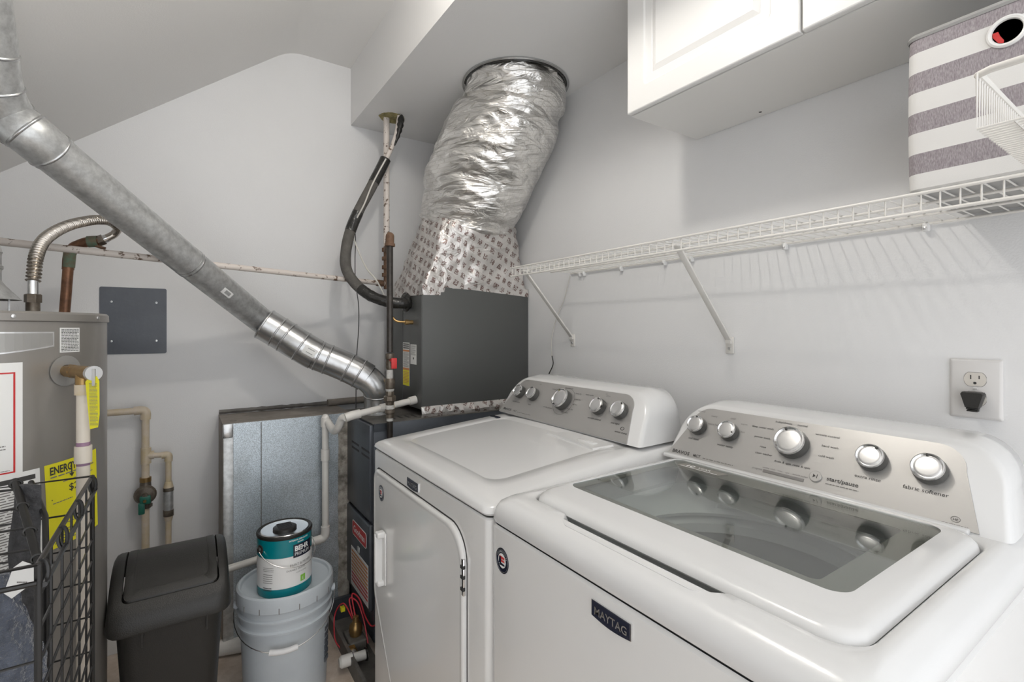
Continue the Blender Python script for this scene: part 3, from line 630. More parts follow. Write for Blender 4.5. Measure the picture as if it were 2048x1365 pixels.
for y in (0.842, 1.545):
    b = MB(); p0 = Vector((1.100, y, ZF - 0.010)); p1 = Vector((XW - 0.010, y, 1.205)); dv = (p1 - p0).normalized()
    F = frame(p0, dv, (0, 1, 0)); ln = (p1 - p0).length
    b.box(0, ln, -0.0095, 0.0095, -0.003, 0.003, 'wirew', F, r=0.0012)
    b.box(XW - 0.005, XW - 0.0005, y - 0.013, y + 0.013, 1.165, 1.215, 'wirew', r=0.002); b.box(XW - 0.014, XW - 0.003, y - 0.008, y + 0.008, 1.195, 1.212, 'wirew')
    b.lathe([(0.005, 0), (0.004, 0.003), (0.0005, 0.0035)], 'satin', 12, frame((XW - 0.005, y, 1.180), (0, -1, 0), (0, 0, 1)))
    b.box(1.085, 1.125, y - 0.010, y + 0.010, ZF - 0.012, ZF - 0.005, 'wirew', r=0.002); b.build('brace', st)
for y in (1.495, 1.470, 1.27, 1.075, 0.97, 0.68, 0.38, 0.10):
    b = MB(); b.box(XW - 0.016, XW - 0.0005, y - 0.006, y + 0.006, ZF - 0.020, ZF - 0.002, 'plastic_w', r=0.003); b.lathe([(0.004, 0), (0.0035, 0.002), (0.0005, 0.003)], 'satin', 10, frame((XW - 0.016, y, ZF - 0.014), (0, -1, 0), (0, 0, 1))); b.build('wall_clip', st)

# ================================================================ STRIPED BIN
bt = thing('storage_bin', 'grey and white striped fabric bin with round grommet, sitting on the wire shelf', 'storage bin', (1.19, 0.2, 1.475))
b = MB(); BX0, BX1, BY0, BY1, BZ0, BZ1 = 1.046, 1.336, 0.070, 0.325, 1.4745, 1.738
Rb = lambda k, z, bulge=0: rrect(BX0 + k - bulge, BX1 - k, BY0 + k, BY1 - k, 0.018, 5, 6, z)
b.loft([Rb(0.004, BZ0), Rb(0, BZ0 + 0.004)] + [Rb(0, BZ0 + (BZ1 - BZ0) * t, 0.006 * math.sin(PI * t)) for t in (0.1, 0.25, 0.4, 0.55, 0.7, 0.85, 1.0)], 'stripe', cap1=False)
b.add([(BX0 + .004, BY0 + .02, BZ0 - 0.0005), (BX1, BY0 + .02, BZ0 - 0.0005), (BX1, BY1 - .006, BZ0 - 0.0005), (BX0 + .004, BY1 - .006, BZ0 - 0.0005)], [(0, 1, 2, 3)], 'bin_trim')
b.build('fabric_body', bt)
b = MB(); b.loft([Rb(-0.001, BZ1 - 0.003), Rb(-0.003, BZ1 + 0.001), Rb(-0.001, BZ1 + 0.006), Rb(0.006, BZ1 + 0.006), Rb(0.008, BZ1 - 0.003)], 'bin_trim', cap0=False, cap1=False); b.build('rim_piping', bt)
b = MB(); FG = frame((BX0 - 0.0062, 0.198, 1.692), (0, -1, 0), (0, 0, 1))
b.lathe([(0.0235, -0.002), (0.0235, 0.001), (0.021, 0.0028), (0.018, 0.002), (0.017, -0.001)], 'cab', 36, FG, cap=False); b.lathe([(0.0175, -0.0012), (0.0005, -0.0012)], 'bin_in', 36, FG)
b.add([(-0.0165, -0.002, -0.0008), (-0.010, -0.0135, -0.0008), (-0.004, -0.0162, -0.0008), (-0.0035, -0.012, -0.0008), (-0.008, -0.003, -0.0008), (-0.010, 0.004, -0.0008), (-0.0165, 0.004, -0.0008)], [tuple(range(7))], 'redm', FG)
b.build('grommet', bt)

# ================================================================ WIRE BASKET RACK (right edge)
kt = thing('wire_rack', 'white wire basket on tall posts at the right edge, in front of the striped bin', 'wire rack', (0.76, -0.05, 0))
b = MB(); KX0, KX1, KY0, KY1, KZ0, KZ1 = 0.672, 0.90, -0.26, 0.150, 1.443, 1.500
b.tube([(KX0, KY0, KZ1), (KX0, KY1 - 0.01, KZ1), (KX0 + 0.005, KY1, KZ1), (KX1, KY1, KZ1), (KX1, KY0, KZ1), (KX0, KY0, KZ1)], 0.0038, 'wirew', 10)
n = 26
for k in range(n + 1):
    x = KX0 + (KX1 - KX0) * k / n
    b.tube([(x, KY1, KZ1), (x, KY1, KZ0), (x, KY0, KZ0), (x, KY0, KZ1)], 0.0013, 'wirew', 6)
for k in range(1, 45):
    y = KY0 + (KY1 - KY0) * k / 45
    if k % 3 == 0: b.tube([(KX0, y, KZ0), (KX1, y, KZ0)], 0.0013, 'wirew', 6)
b.build('basket', kt)
for x in (KX0 + 0.02, KX1 - 0.02):
    for y in (-0.24, -0.02):
        b = MB(); b.tube([(x, y, 0), (x, y, 1.55)], 0.006, 'wirew', 10); b.build('post', kt)

# ================================================================ OUTLET, PLUG
ot = thing('wall_outlet', 'white duplex outlet with oversized plate on the right wall above the washer', 'outlet', (XW, 0.302, 1.117))
b = MB(); FO = frame((XW - 0.0002, 0.3015, 1.1165), (0, -1, 0), (0, 0, 1))
rk = lambda k, h: [(p[0], p[1], h) for p in rrect(-0.0405 + k, 0.0405 - k, -0.0605 + k, 0.0605 - k, 0.003, 3, 2)]
b.loft([rk(0, 0), rk(0, 0.003), rk(0.001, 0.0045), rk(0.005, 0.0065)], 'outlet', FO)
b.lathe([(0.004, 0.0062), (0.0038, 0.0075), (0.0005, 0.008)], 'outlet', 16, FO); b.box(-0.003, 0.003, -0.0004, 0.0004, 0.0078, 0.0083, 'print_g', FO); b.build('cover_plate', ot)
for zz in (0.0195, -0.0195):
    b = MB(); q = lambda p, zz=zz: FO((p[0], p[1] + zz, p[2]))
    def flat(r, h): return [(max(-0.0172, min(0.0172, r * 1.0 * math.cos(a))), max(-r * 0.80, min(r * 0.80, r * math.sin(a))), h) for a in [2 * PI * k / 40 for k in range(40)]]
    b.loft([flat(0.0180, 0.006), flat(0.0180, 0.0068)], 'print_g', q); b.loft([flat(0.0172, 0.006), flat(0.0172, 0.0078)], 'outlet2', q)
    b.box(-0.0072, -0.0056, 0.000, 0.0085, 0.0078, 0.0082, 'dkseam', q); b.box(0.0056, 0.0072, 0.001, 0.0078, 0.0078, 0.0082, 'dkseam', q); b.lathe([(0.0026, 0.0078), (0.0026, 0.0082), (0.0003, 0.0082)], 'dkseam', 12, lambda p, q=q: q((p[0], p[1] - 0.0075, p[2])))
    b.build('receptacle', ot)
b = MB(); q = lambda p: FO((p[0] + 0.000, p[1] - 0.019, p[2] + 0.0082))
def pr(s0, h): return [(-0.0155 * s0, 0.0135 * s0, h), (-0.018 * s0, 0.009, h), (-0.0105 * s0, -0.017, h), (0.0105 * s0, -0.017, h), (0.018 * s0, 0.009, h), (0.0155 * s0, 0.0135 * s0, h)][::-1]
b.loft([pr(0.8, 0), pr(1.0, 0.004), pr(1.0, 0.020), pr(0.93, 0.024)], 'blackp', q); b.box(-0.0095, 0.0095, -0.021, -0.0175, 0.006, 0.020, 'blackp', q, r=0.001); b.box(-0.0085, 0.0085, -0.0255, -0.022, 0.006, 0.020, 'blackp', q, r=0.001)
tag(b.build('power_plug'), 'black power plug pushed into the lower socket of the wall outlet', 'plug')

# ================================================================ THERMOSTAT WIRE on right wall
b = MB(); pts = [at(1140, 552, x=1.338), at(1128, 600, x=1.341), at(1112, 640, x=1.335), at(1103, 680, x=1.335), at(1104, 712, x=1.33)]
b.tube(spline(pts, 6), 0.0016, 'cable_w', 8); b.tube(spline([pts[-1], at(1106, 730, x=1.33), at(1096, 755, x=1.325), at(1094, 790, x=1.32)], 6), 0.0022, 'tapeblk', 8)
tag(b.build('thermostat_wire'), 'thin white wire with black taped end hanging from shelf down behind the dryer', 'wire')

# ================================================================ COIL CABINET (above furnace)
XA, YA, YA1 = 0.810, 1.860, 2.270
at_ = thing('coil_cabinet', 'dark grey evaporator coil cabinet in the corner under the foil duct', 'air handler', (1.07, 2.06, 0.9))
b = MB(); b.box(XA, XW - 0.002, YA, YA1, 0.905, 1.42, 'dark_cab', r=0.003, seg=2); b.build('cabinet', at_)
b = MB(); b.box(XA - 0.0025, XA + 0.01, 2.068, YA1 - 0.002, 0.91, 1.375, 'dark_cab', r=0.001); b.box(XA - 0.0018, XA + 0.01, YA + 0.004, 2.064, 0.91, 1.375, 'dark_cab', r=0.001)
b.build('access_panel', at_)
FA = frame((XA - 0.003, 0, 0), (0, -1, 0), (0, 0, 1))
def face_lab(parent, p0, p1, name, draw, x=XA - 0.0025):
    a = at(*p0, x=x); c = at(*p1, x=x); F = frame((x, a.y, a.z), (0, -1, 0), (0, 0, 1)); w_ = a.y - c.y; h_ = a.z - c.z
    b = MB(); b.box(0, w_, -h_, 0, 0, 0.0005, 'white', F); draw(b, lambda p: F((p[0] * w_, p[1] * h_ - h_, p[2]))); return b.build(name, parent)
def d1(b, f):
    b.box(0.02, 0.98, 0.0, 0.36, 0.0006, 0.0008, 'yellow', f); b.box(0.02, 0.98, 0.36, 0.41, 0.0006, 0.0009, 'orange', f); b.box(0.02, 0.98, 0.79, 0.83, 0.0006, 0.0009, 'orange', f)
    for k in range(3): b.box(0.06, 0.94, 0.86 + k * 0.045, 0.885 + k * 0.045, 0.0006, 0.001, 'print', f)
    b.lines(0.08, 0.92, 0.43, 0.77, 14, 'print_g', f, 0.001); b.lines(0.08, 0.92, 0.05, 0.33, 8, 'orange', f, 0.001)
face_lab(at_, (806, 685), (819, 773), 'warning_label', d1)
def d2(b, f): b.lines(0.1, 0.9, 0.45, 0.95, 10, 'print_g', f, 0.001); b.box(0.45, 0.6, 0.25, 0.35, 0.0006, 0.001, 'print', f)
face_lab(at_, (821, 689), (833, 730), 'rating_label', d2)
b = MB(); p = at(826, 645, x=XA); q = lambda u: p + Vector((-u[2], u[1], u[0]))
b.lathe([(0.009, -0.002), (0.009, 0.02), (0.011, 0.021), (0.011, 0.036), (0.006, 0.037)], 'brass', 6, q); b.tube(spline([p + Vector((-0.036, 0, 0)), p + Vector((-0.07, 0.01, 0.005)), p + Vector((-0.085, 0.03, 0.03)), p + Vector((-0.09, 0.06, 0.06))], 6), 0.0048, 'brass', 8)
b.build('liquid_line', at_)
# foil collar strip between coil cabinet and furnace
b = MB()
ring = []
for j in range(0, 61):
    x = XA - 0.006 + (XW - XA) * j / 60
    for_ = noise.noise(Vector((x * 30, 0, 0)))
    ring.append((x, YA - 0.006 + 0.004 * for_, 0.915 + 0.006 * for_))
r2 = [(x, YA - 0.012 - 0.006 * noise.noise(Vector((x * 40, 3, 0))), 0.892 + 0.004 * noise.noise(Vector((x * 25, 9, 0)))) for x, y, z in ring]
r3 = [(x, YA - 0.004, 0.876) for x, y, z in ring]; r0 = [(x, YA - 0.0005, 0.920) for x, y, z in ring]
b.loft([r0, ring, r2, r3], 'foiltape', cap0=False, cap1=False, closed=False); b.build('tape_skirt', at_)

# ================================================================ FOIL SUPPLY DUCT
ft = thing('supply_duct', 'crinkled silver foil-wrapped supply duct rising from the coil cabinet into the soffit', 'duct', (1.08, 2.05, 1.38))
NB = 96
def wr(p, s, amp): return amp * noise.fractal(Vector(p) * s, 0.9, 2.2, 4)
neck = Vector((1.088, 1.975, 1.765)); Rn = 0.203
base = rrect(XA + 0.001, XW - 0.004, YA + 0.001, YA1, 0.012, 3, 21)
assert len(base) == 96, len(base)
def boot_ring(t):
    out = []
    for j, (x, y, _) in enumerate(base):
        a = math.atan2(y - 2.05, x - 1.078)
        cxp = neck.x + Rn * math.cos(a); cyp = neck.y + Rn * math.sin(a)
        e = t ** 0.8 if t > 0 else 0
        p = Vector((x + (cxp - x) * e, y + (cyp - y) * e, 1.405 + (neck.z - 1.405) * t))
        n_ = Vector((math.cos(a), math.sin(a), 0.2)); k = 0.020 * min(1, t * 4) * wr(p, 7, 1.0) + 0.007 * min(1, t * 4) * wr(p, 28, 1.0)
        p += n_ * k; p.x = min(p.x, XW - 0.003); out.append(p)
    return out
b = MB(); b.loft([[Vector((x, y, 1.395)) for x, y, _ in base]] + [boot_ring(t / 22) for t in range(23)], 'foiltape', cap0=False, cap1=False)
b.build('boot', ft, angle=40)
# tape skirt lapping on the cabinet front and side
b = MB(); zt = 1.422
edge = [(XA, 1.376), (0.892, 1.378), (0.893, 1.390), (0.908, 1.391), (0.914, 1.413), (1.00, 1.409), (1.10, 1.402), (1.22, 1.394), (XW - 0.003, 1.385)]
b.add([(x, YA - 0.0012, z) for x, z in edge] + [(x, YA - 0.0012, zt) for x, z in edge], [(i, i + 1, i + 1 + len(edge), i + len(edge)) for i in range(len(edge) - 1)], 'foiltape')
b.add([(XA - 0.0032, YA, 1.376), (XA - 0.0032, 2.06, 1.378), (XA - 0.0032, 2.27, 1.373), (XA - 0.0032, 2.27, zt), (XA - 0.0032, YA, zt)], [(0, 1, 2, 3, 4)], 'foiltape')
b.add([(XA - 0.0032, YA, 1.376), (XA - 0.002, YA - 0.0012, 1.376), (XA - 0.002, YA - 0.0012, zt), (XA - 0.0032, YA, zt)], [(0, 1, 2, 3)], 'foil'); b.build('tape_lap', ft)
path = spline([(1.086, 2.00, 1.71), (1.089, 1.955, 1.79), (1.094, 1.87, 1.90), (1.102, 1.77, 2.02), (1.118, 1.665, 2.13), (1.12, 1.635, 2.25)], 26)
b = MB(); rings = []; N = len(path)
for i, p in enumerate(path):
    t = i / (N - 1); T = (path[min(i + 1, N - 1)] - path[max(i - 1, 0)]).normalized()
    T = T.lerp(Vector((0, 0, 1)), 0.35 + 0.65 * max(0, (t - 0.8) / 0.2)).normalized()
    ux = Vector((1, 0, 0)); ux = (ux - T * ux.dot(T)).normalized(); uy = T.cross(ux)
    Rr = 0.200 + 0.034 * math.sin(PI * min(1, t * 1.15)) ** 0.7
    if t > 0.82: Rr = 0.215 - 0.02 * (t - 0.82) / 0.18
    Rr -= 0.018 * math.exp(-((t - 0.80) / 0.02) ** 2)
    if t < 0.06: Rr = 0.205 + 0.015 * math.sin(t / 0.06 * PI)
    rg = []
    for j in range(NB):
        a = 2 * PI * j / NB; dirv = ux * math.cos(a) + uy * math.sin(a); q = p + dirv * Rr
        sq = Vector((q.x * 1.0, q.y * 1.0, q.z * 3.2 + q.x * 1.2)); k = 0.018 * noise.fractal(sq * 3.2, 0.9, 2.1, 4) + 0.0035 * noise.ridged_multi_fractal(sq * 8, 0.9, 2.0, 3, 1.0, 2.0) - 0.004
        fr = 0.35 if dirv.x > 0.3 else 1.0
        q = q + dirv * k * fr; q.x = min(q.x, XW - 0.004); rg.append(q)
    rings.append(rg)
b.loft(rings, 'foil', cap0=False, cap1=False); b.build('foil_sleeve', ft, angle=28)
b = MB(); g = lambda p: Vector((p[0] + 1.11, p[1] + 1.625, p[2])); b.lathe([(0.212, ZS - 0.0005), (0.214, ZS - 0.006), (0.206, ZS - 0.007), (0.200, ZS - 0.0005)], 'galv2', 64, g, cap=False); b.lathe([(0.204, ZS - 0.0008), (0.198, ZS - 0.010), (0.180, ZS - 0.002)], 'tapeblk', 64, g, cap=False); b.build('ceiling_collar', ft)

# ================================================================ FURNACE
nt_ = thing('furnace', 'dark blue-grey gas furnace on the floor, behind the dryer under the coil cabinet', 'furnace', (0.95, 2.0, 0))
FX, FY0, FY1, FZ = 0.600, 1.840, 2.225, 0.876
b = MB(); b.box(FX + 0.004, 1.33, FY0, FY1, 0.04, FZ - 0.0005, 'furn', r=0.003); b.box(FX, 1.33, FY0 - 0.001, FY1 + 0.001, FZ - 0.002, FZ + 0.0015, 'dust'); b.box(FX + 0.03, 1.33, FY0 + 0.02, FY1 - 0.02, 0.0, 0.04, 'dkseam')
for k in range(4): b.box(0.70 + k * 0.03, 0.71 + k * 0.03, 1.885, 1.935, FZ + 0.0013, FZ + 0.002, 'dkseam')
b.box(FX + 0.004, FX + 0.05, FY0 - 0.006, FY0 - 0.001, 0.845, FZ - 0.001, 'furn'); b.build('cabinet', nt_)
b = MB(); b.box(FX - 0.012, FX + 0.005, FY0 + 0.002, FY1 - 0.002, 0.505, FZ - 0.006, 'furn', r=0.004)
for y in (2.073, 1.940):
    for k in range(2): b.box(FX - 0.0128, FX - 0.011, y - 0.098, y, 0.764 - k * 0.022, 0.772 - k * 0.022, 'dkseam')
b.build('upper_panel', nt_)
b = MB(); b.box(FX - 0.014, FX + 0.005, FY0 + 0.002, FY1 - 0.002, 0.16, 0.490, 'furn', r=0.008, seg=3); lp = b.build('lower_panel', nt_)
b = MB(); F = frame((FX - 0.0143, 2.056, 0.420), (0, -1, 0), (0, 0, 1)); 
b.loft([[(p[0], p[1], h) for p in rrect(0, 0.185, -0.030, 0.030, 0.012, 4, 2)] for h in (0, 0.001)], 'white', F); b.loft([[(p[0], p[1], h) for p in rrect(0.003, 0.182, -0.027, 0.027, 0.010, 4, 2)] for h in (0.0005, 0.0014)], 'redm', F)
b.text('Goodman', 0.0925, -0.012, 0.036, 'white', F, 0.0017, bold=0.015, center=True, sx=1.02); b.build('maker_badge', lp)
b = MB(); F = frame((FX - 0.0143, 2.073, 0.335), (0, -1, 0), (0, 0, 1)); b.box(0, 0.225, -0.160, 0.0, 0, 0.0008, 'white', F)
for k in range(9): b.box(0.008, 0.217, -0.020 - k * 0.015, -0.012 - k * 0.015, 0.0008, 0.0011, 'orange' if k < 6 else 'redm', F)
b.lines(0.01, 0.21, -0.155, -0.006, 26, 'print_g', F, 0.0013, 0.18); b.build('warning_label', lp)
b = MB(); F = frame((FX - 0.0143, 1.965, 0.356), (0, -1, 0), (0, 0, 1)); b.box(-0.012, 0.012, -0.012, 0.012, 0, 0.006, 'galv', F, r=0.003); b.build('latch', lp)
# metal platform tray
b = MB(); b.box(0.50, 0.512, 1.62, 2.16, 0.0, 0.06, 'dust'); b.box(0.512, 0.60, 1.62, 2.30, 0.0, 0.012, 'dust'); b.box(0.48, 0.60, 2.12, 2.135, 0.012, 0.10, 'furn'); b.box(0.512, 0.60, 1.60, 1.62, 0, 0.06, 'dust')
tag(b.build('drain_tray'), 'shallow dusty metal tray on the floor along the furnace base', 'tray')
# gas valve with red wires
vt = thing('gas_valve', 'brass gas valve with red wires low in front of the furnace', 'valve', (0.555, 1.93, 0.012))
vp = Vector((0.553, 1.90, 0.012)); g = lambda p: vp + Vector(p)
b = MB(); b.box(-0.035, 0.03, -0.05, 0.05, 0.0, 0.05, 'dust', g, r=0.008, seg=3); b.lathe([(0.022, 0.05), (0.026, 0.07), (0.022, 0.09), (0.012, 0.10), (0.011, 0.12), (0.004, 0.122)], 'brass', 20, g); b.build('body', vt)
b = MB(); b.tube([g((-0.03, -0.03, 0.03)), g((-0.03, -0.11, 0.03))], 0.012, 'galv', 14); b.lathe([(0.018, 0), (0.018, 0.02)], 'brass', 6, lambda p: g((-0.03 + p[0], -0.05 - p[2], 0.03 + p[1]))); b.build('outlet_fitting', vt)
for pts in ([(-0.005, 0.02, 0.10), (-0.03, 0.06, 0.15), (-0.055, 0.09, 0.10), (-0.065, 0.05, 0.03), (-0.05, 0.02, 0.0)], [(0.0, 0.0, 0.11), (0.0, 0.05, 0.18), (0.02, 0.02, 0.17), (0.03, -0.02, 0.12), (0.04, -0.06, 0.10), (0.045, -0.10, 0.12)], [(-0.005, 0.01, 0.10), (-0.01, 0.05, 0.165), (0.015, 0.03, 0.155), (0.028, -0.01, 0.10), (0.032, -0.05, 0.03)]):
    b = MB(); b.tube(spline([g(p) for p in pts], 6), 0.0028, 'redw', 8); b.build('red_wire', vt)
b = MB(); b.box(-0.04, -0.025, 0.055, 0.075, 0.12, 0.135, 'yellow', g); b.build('wire_flag', vt)
# capped drain stub
b = MB(); p0 = at(735, 1308, z=0.045); p1 = at(678, 1327, z=0.045)
dv = (p1 - p0); b.tube([p0, p0 + dv * 0.55], 0.0165, 'pvc', 20); b.tube([p0 + dv * 0.50, p0 + dv * 0.56], 0.0168, 'grey_plate', 20); b.tube([p0 + dv * 0.54, p0 + dv * 0.93, p0 + dv], [0.0205, 0.0205, 0.014], 'pvc', 20); b.tube([p0 + dv * 0.02, p0 + dv * 0.08], 0.022, 'tapeblk', 20)
tag(b.build('drain_stub'), 'short white capped plastic pipe poking out of the tray near the floor', 'pipe')

# ================================================================ GAS SUPPLY PIPE
gt = thing('gas_pipe', 'vertical gas pipe, painted white above and black below, with red valve beside the coil cabinet', 'pipe', (0.72, 2.0, 0.6))
bx, by = 0.778, 2.190
b = MB(); b.tube([(bx, by, ZS + 0.02), (bx, by, 1.615)], 0.0135, 'paintpipe', 16); b.build('painted_riser', gt)
b = MB(); b.tube([(bx, by, 1.62), (bx, by, 1.42)], 0.0132, 'rust', 14)
for z in (1.60, 1.56, 1.52, 1.485, 1.45): b.tube([(bx, by, z - 0.008), (bx, by, z + 0.008)], 0.021, 'rust', 14)
b.build('rusty_nipple', gt)
fx, fy = 0.6545, 1.806
b = MB(); b.tube([(bx, by, 1.597), (fx + 0.01, fy + 0.03, 1.592)], 0.0130, 'rust', 14)
b.tube(spline([(fx + 0.008, fy + 0.022, 1.592), (fx + 0.002, fy + 0.004, 1.590), (fx, fy, 1.578), (fx, fy, 1.560)], 5), [0.016] * 15 + [0.0175], 'rust', 16); b.tube([(fx, fy, 1.562), (fx, fy, 1.552)], 0.0195, 'rust', 16); b.build('elbow', gt)
b = MB(); b.tube([(fx, fy, 1.557), (fx, fy, 1.150)], 0.0120, 'iron', 18); b.build('black_drop', gt)
def pz(py): return at(779, py, x=fx).z
b = MB(); b.lathe([(0.013, pz(707)), (0.0165, pz(708)), (0.0165, pz(718)), (0.013, pz(720)), (0.0155, pz(726)), (0.0155, pz(735)), (0.012, pz(740))], 'union', 16, lambda p: Vector((p[0] + fx, p[1] + fy, p[2]))); vo = b.build('shutoff_valve', gt)
b = MB(); p = at(787, 722, d=1.83); b.tube([Vector((fx, fy, p.z)), p + Vector((0.0, 0, 0))], 0.006, 'redm', 10); b.box(-0.009, 0.013, -0.004, 0.004, -0.030, 0.010, 'redm', lambda u: p + Vector(u), r=0.003); b.build('valve_handle', vo)
b = MB(); g = lambda p: Vector((p[0] + fx, p[1] + fy, p[2]))
b.lathe([(0.0115, pz(738)), (0.0125, pz(741)), (0.0125, pz(757))], 'dope', 16, g); b.lathe([(0.017, pz(757)), (0.0185, pz(759)), (0.0185, pz(776)), (0.016, pz(778))], 'union', 18, g); b.lathe([(0.0155, pz(778)), (0.0165, pz(780)), (0.014, pz(783))], 'dope', 18, g)
b.lathe([(0.0165, pz(783)), (0.0165, pz(791)), (0.024, pz(793)), (0.024, pz(801)), (0.018, pz(803)), (0.016, pz(810)), (0.013, pz(811))], 'union', 8, g); b.lathe([(0.014, pz(810)), (0.0165, pz(812)), (0.0165, pz(818)), (0.014, pz(819))], 'dope', 18, g)
b.lathe([(0.0185, pz(819)), (0.0185, pz(826)), (0.015, pz(828)), (0.015, pz(836))], 'union', 18, g); b.lathe([(0.0125, pz(835)), (0.0125, pz(842))], 'dope', 16, g); b.build('union_fittings', gt)
b = MB(); b.tube([(fx, fy, pz(840)), (fx, fy, 0.70), (fx, fy + 0.02, 0.66), (fx, fy + 0.045, 0.655)], 0.0115, 'iron', 16); b.build('lower_drop', gt)
# painted horizontal pipe
b = MB(); pA = at(-60, 477, d=1.26); pM = at(150, 498, d=1.50); pB = at(776, 562, d=2.12); pB = Vector((bx - 0.015, by - 0.01, 1.444)); pA = Vector((-0.463, 1.84, 1.474)); L_ = pB - pA
b.tube([pA - L_ * 0.3, pA, pB], 0.0107, 'paintpipe', 16); b.tube([pB - L_ * 0.03, pB - L_ * 0.005], 0.0145, 'rust', 14)
tag(b.build('horizontal_pipe'), 'long thin white-painted pipe running level across the back wall', 'pipe')
# foam at the soffit hole
b = MB(); rings = []
for k in range(7):
    r_ = (0.062, 0.060, 0.052, 0.042, 0.032, 0.024, 0.020)[k]; z = ZS - (0.0002, 0.003, 0.008, 0.012, 0.012, 0.010, 0.004)[k]
    rings.append([(0.806 + r_ * math.cos(2 * PI * j / 40) * 0.95 * (1 + 0.18 * noise.noise(Vector((math.cos(2 * PI * j / 40) * 2, math.sin(2 * PI * j / 40) * 2, k * .3)))), 2.195 + r_ * math.sin(2 * PI * j / 40) * 0.9, z + 0.004 * noise.noise(Vector((j * .5, k, 0)))) for j in range(40)])
b.loft(rings, 'foam', cap0=False); tag(b.build('foam_seal'), 'ring of yellowed spray foam where the pipes enter the soffit', 'foam seal')

# ================================================================ REFRIGERANT LINE SET
lt = thing('refrigerant_line', 'thick black insulated hose curving from the soffit down into the coil cabinet', 'hose', (0.6, 2.1, 1.3))
lp_ = [at(797, 232, d=2.23), at(789, 275, d=2.22), at(768, 325, d=2.19), at(744, 372, d=2.16), at(716, 425, d=2.13), at(697, 475, d=2.11), at(691, 528, d=2.09), at(706, 562, d=2.06), at(738, 590, d=2.04), at(775, 604, d=2.04), at(805, 607, d=2.055), Vector((XA - 0.004, 1.985, at(826, 607, d=2.08).z))]
S = spline(lp_, 8); n_ = len(S)
b = MB(); rr = [0.0225 * (1 + 0.05 * noise.noise(Vector((i * .35, 0, 0)))) for i in range(n_)]
i0, i1, i2 = 17, 38, 62
b.tube(S[i0:i2 + 4], rr[i0:i2 + 4], 'insul', 18); b.build('foam_sleeve', lt)
b = MB(); b.tube(S[i2 - 2:], [r_ * (1.0 + 0.12 * abs(noise.noise(Vector((i * .9, 5, 0))))) for i, r_ in enumerate(rr[i2 - 2:])], 'tapeblk', 18); b.build('black_tape', lt)
b = MB(); b.tube(S[i1 - 6:i1 + 1], 0.0238, 'tapeblk', 18); b.build('black_tape', lt)
b = MB(); b.tube(S[i0 - 2:i0 + 7], 0.0240, 'tapeblk', 18); b.build('black_tape', lt)
b = MB(); b.tube([p + Vector((0.004, 0, 0)) for p in S[:i0 + 2]], 0.010, 'paintpipe', 12); b.build('bare_tube', lt)
b = MB(); b.tube([p + Vector((0.012, -0.01, 0.004)) for p in S[:12]], [0.004, 0.012, 0.016, 0.013, 0.016, 0.011, 0.013, 0.008, 0.01, 0.006, 0.005, 0.003], 'tapeblk', 10); b.build('torn_insulation', lt)
b = MB(); e_ = S[-1]; rings = []
for k in range(6):
    r_ = (0.024, 0.036, 0.042, 0.040, 0.034, 0.022)[k]
    rings.append([e_ + Vector((-0.034 + 0.007 * k, r_ * math.cos(2 * PI * j / 24) * (1 + .25 * noise.noise(Vector((j * .7, k, 0)))), r_ * math.sin(2 * PI * j / 24) * (1 + .25 * noise.noise(Vector((j * .7, k, 4)))) + 0.004)) for j in range(24)])
b.loft(rings, 'tapeblk'); b.build('mastic_wrap', lt)
b = MB(); b.tube(spline([at(772, 318, d=2.13), at(757, 345, d=2.12), at(742, 375, d=2.11), at(728, 410, d=2.10), at(712, 440, d=2.11), at(705, 462, d=2.13), at(712, 490, d=2.13), at(732, 535, d=2.10), at(752, 560, d=2.07), at(768, 590, d=2.06), at(777, 612, d=2.06)], 8), 0.0032, 'cable_w', 8)
tag(b.build('white_cable'), 'white control cable looping beside the black insulated hose', 'cable')
b = MB(); b.tube(spline([at(709, 455, d=2.19), at(711, 480, d=2.2), at(710, 520, d=2.2), at(711, 565, d=2.18), at(717, 610, d=2.18), at(717, 660, d=2.18), at(713, 720, d=2.17), at(712, 800, d=2.17), at(712, 818, d=2.16)], 8), 0.0020, 'wireb', 8)
tag(b.build('black_cable'), 'thin black cable hanging down the back wall behind the vent elbow', 'cable')

# ================================================================ SHEET METAL RETURN BOX
pt = thing('return_plenum', 'galvanized sheet metal return box against the back wall, behind the bucket', 'duct box', (0.36, 2.26, 0))
PX0, PX1, PY, PZ = 0.127, 0.600, 2.145, 0.876
b = MB(); b.box(PX0, PX1 - 0.002, PY, YB - 0.001, 0.03, PZ, 'sheet', r=0.001, seg=1)
b.box(PX0 - 0.0015, PX0 + 0.001, PY, YB - 0.001, 0.03, PZ + 0.001, 'frame_gr'); b.box(PX0 - 0.0015, PX1, PY + 0.001, YB - 0.001, PZ - 0.001, PZ + 0.0015, 'frame_gr'); b.lathe([(0.012, PZ + 0.0016), (0.012, PZ + 0.0022), (0.0108, PZ + 0.0022), (0.0108, PZ + 0.0016)], 'dust', 20, lambda p: Vector((p[0] + 0.165, p[1] + 2.20, p[2])), cap=False)
b.build('box', pt)
b = MB(); b.box(PX0, PX0 + 0.034, PY - 0.006, PY, 0.03, PZ - 0.004, 'galv', r=0.002); b.box(PX0 - 0.002, PX0 + 0.032, PY - 0.012, PY, PZ - 0.052, PZ + 0.002, 'galv2', r=0.004); b.build('corner_flange', pt)
b = MB(); b.box(0.255, 0.2575, PY - 0.003, PY, 0.03, PZ - 0.004, 'dust'); b.build('standing_seam', pt)
b = MB(); 
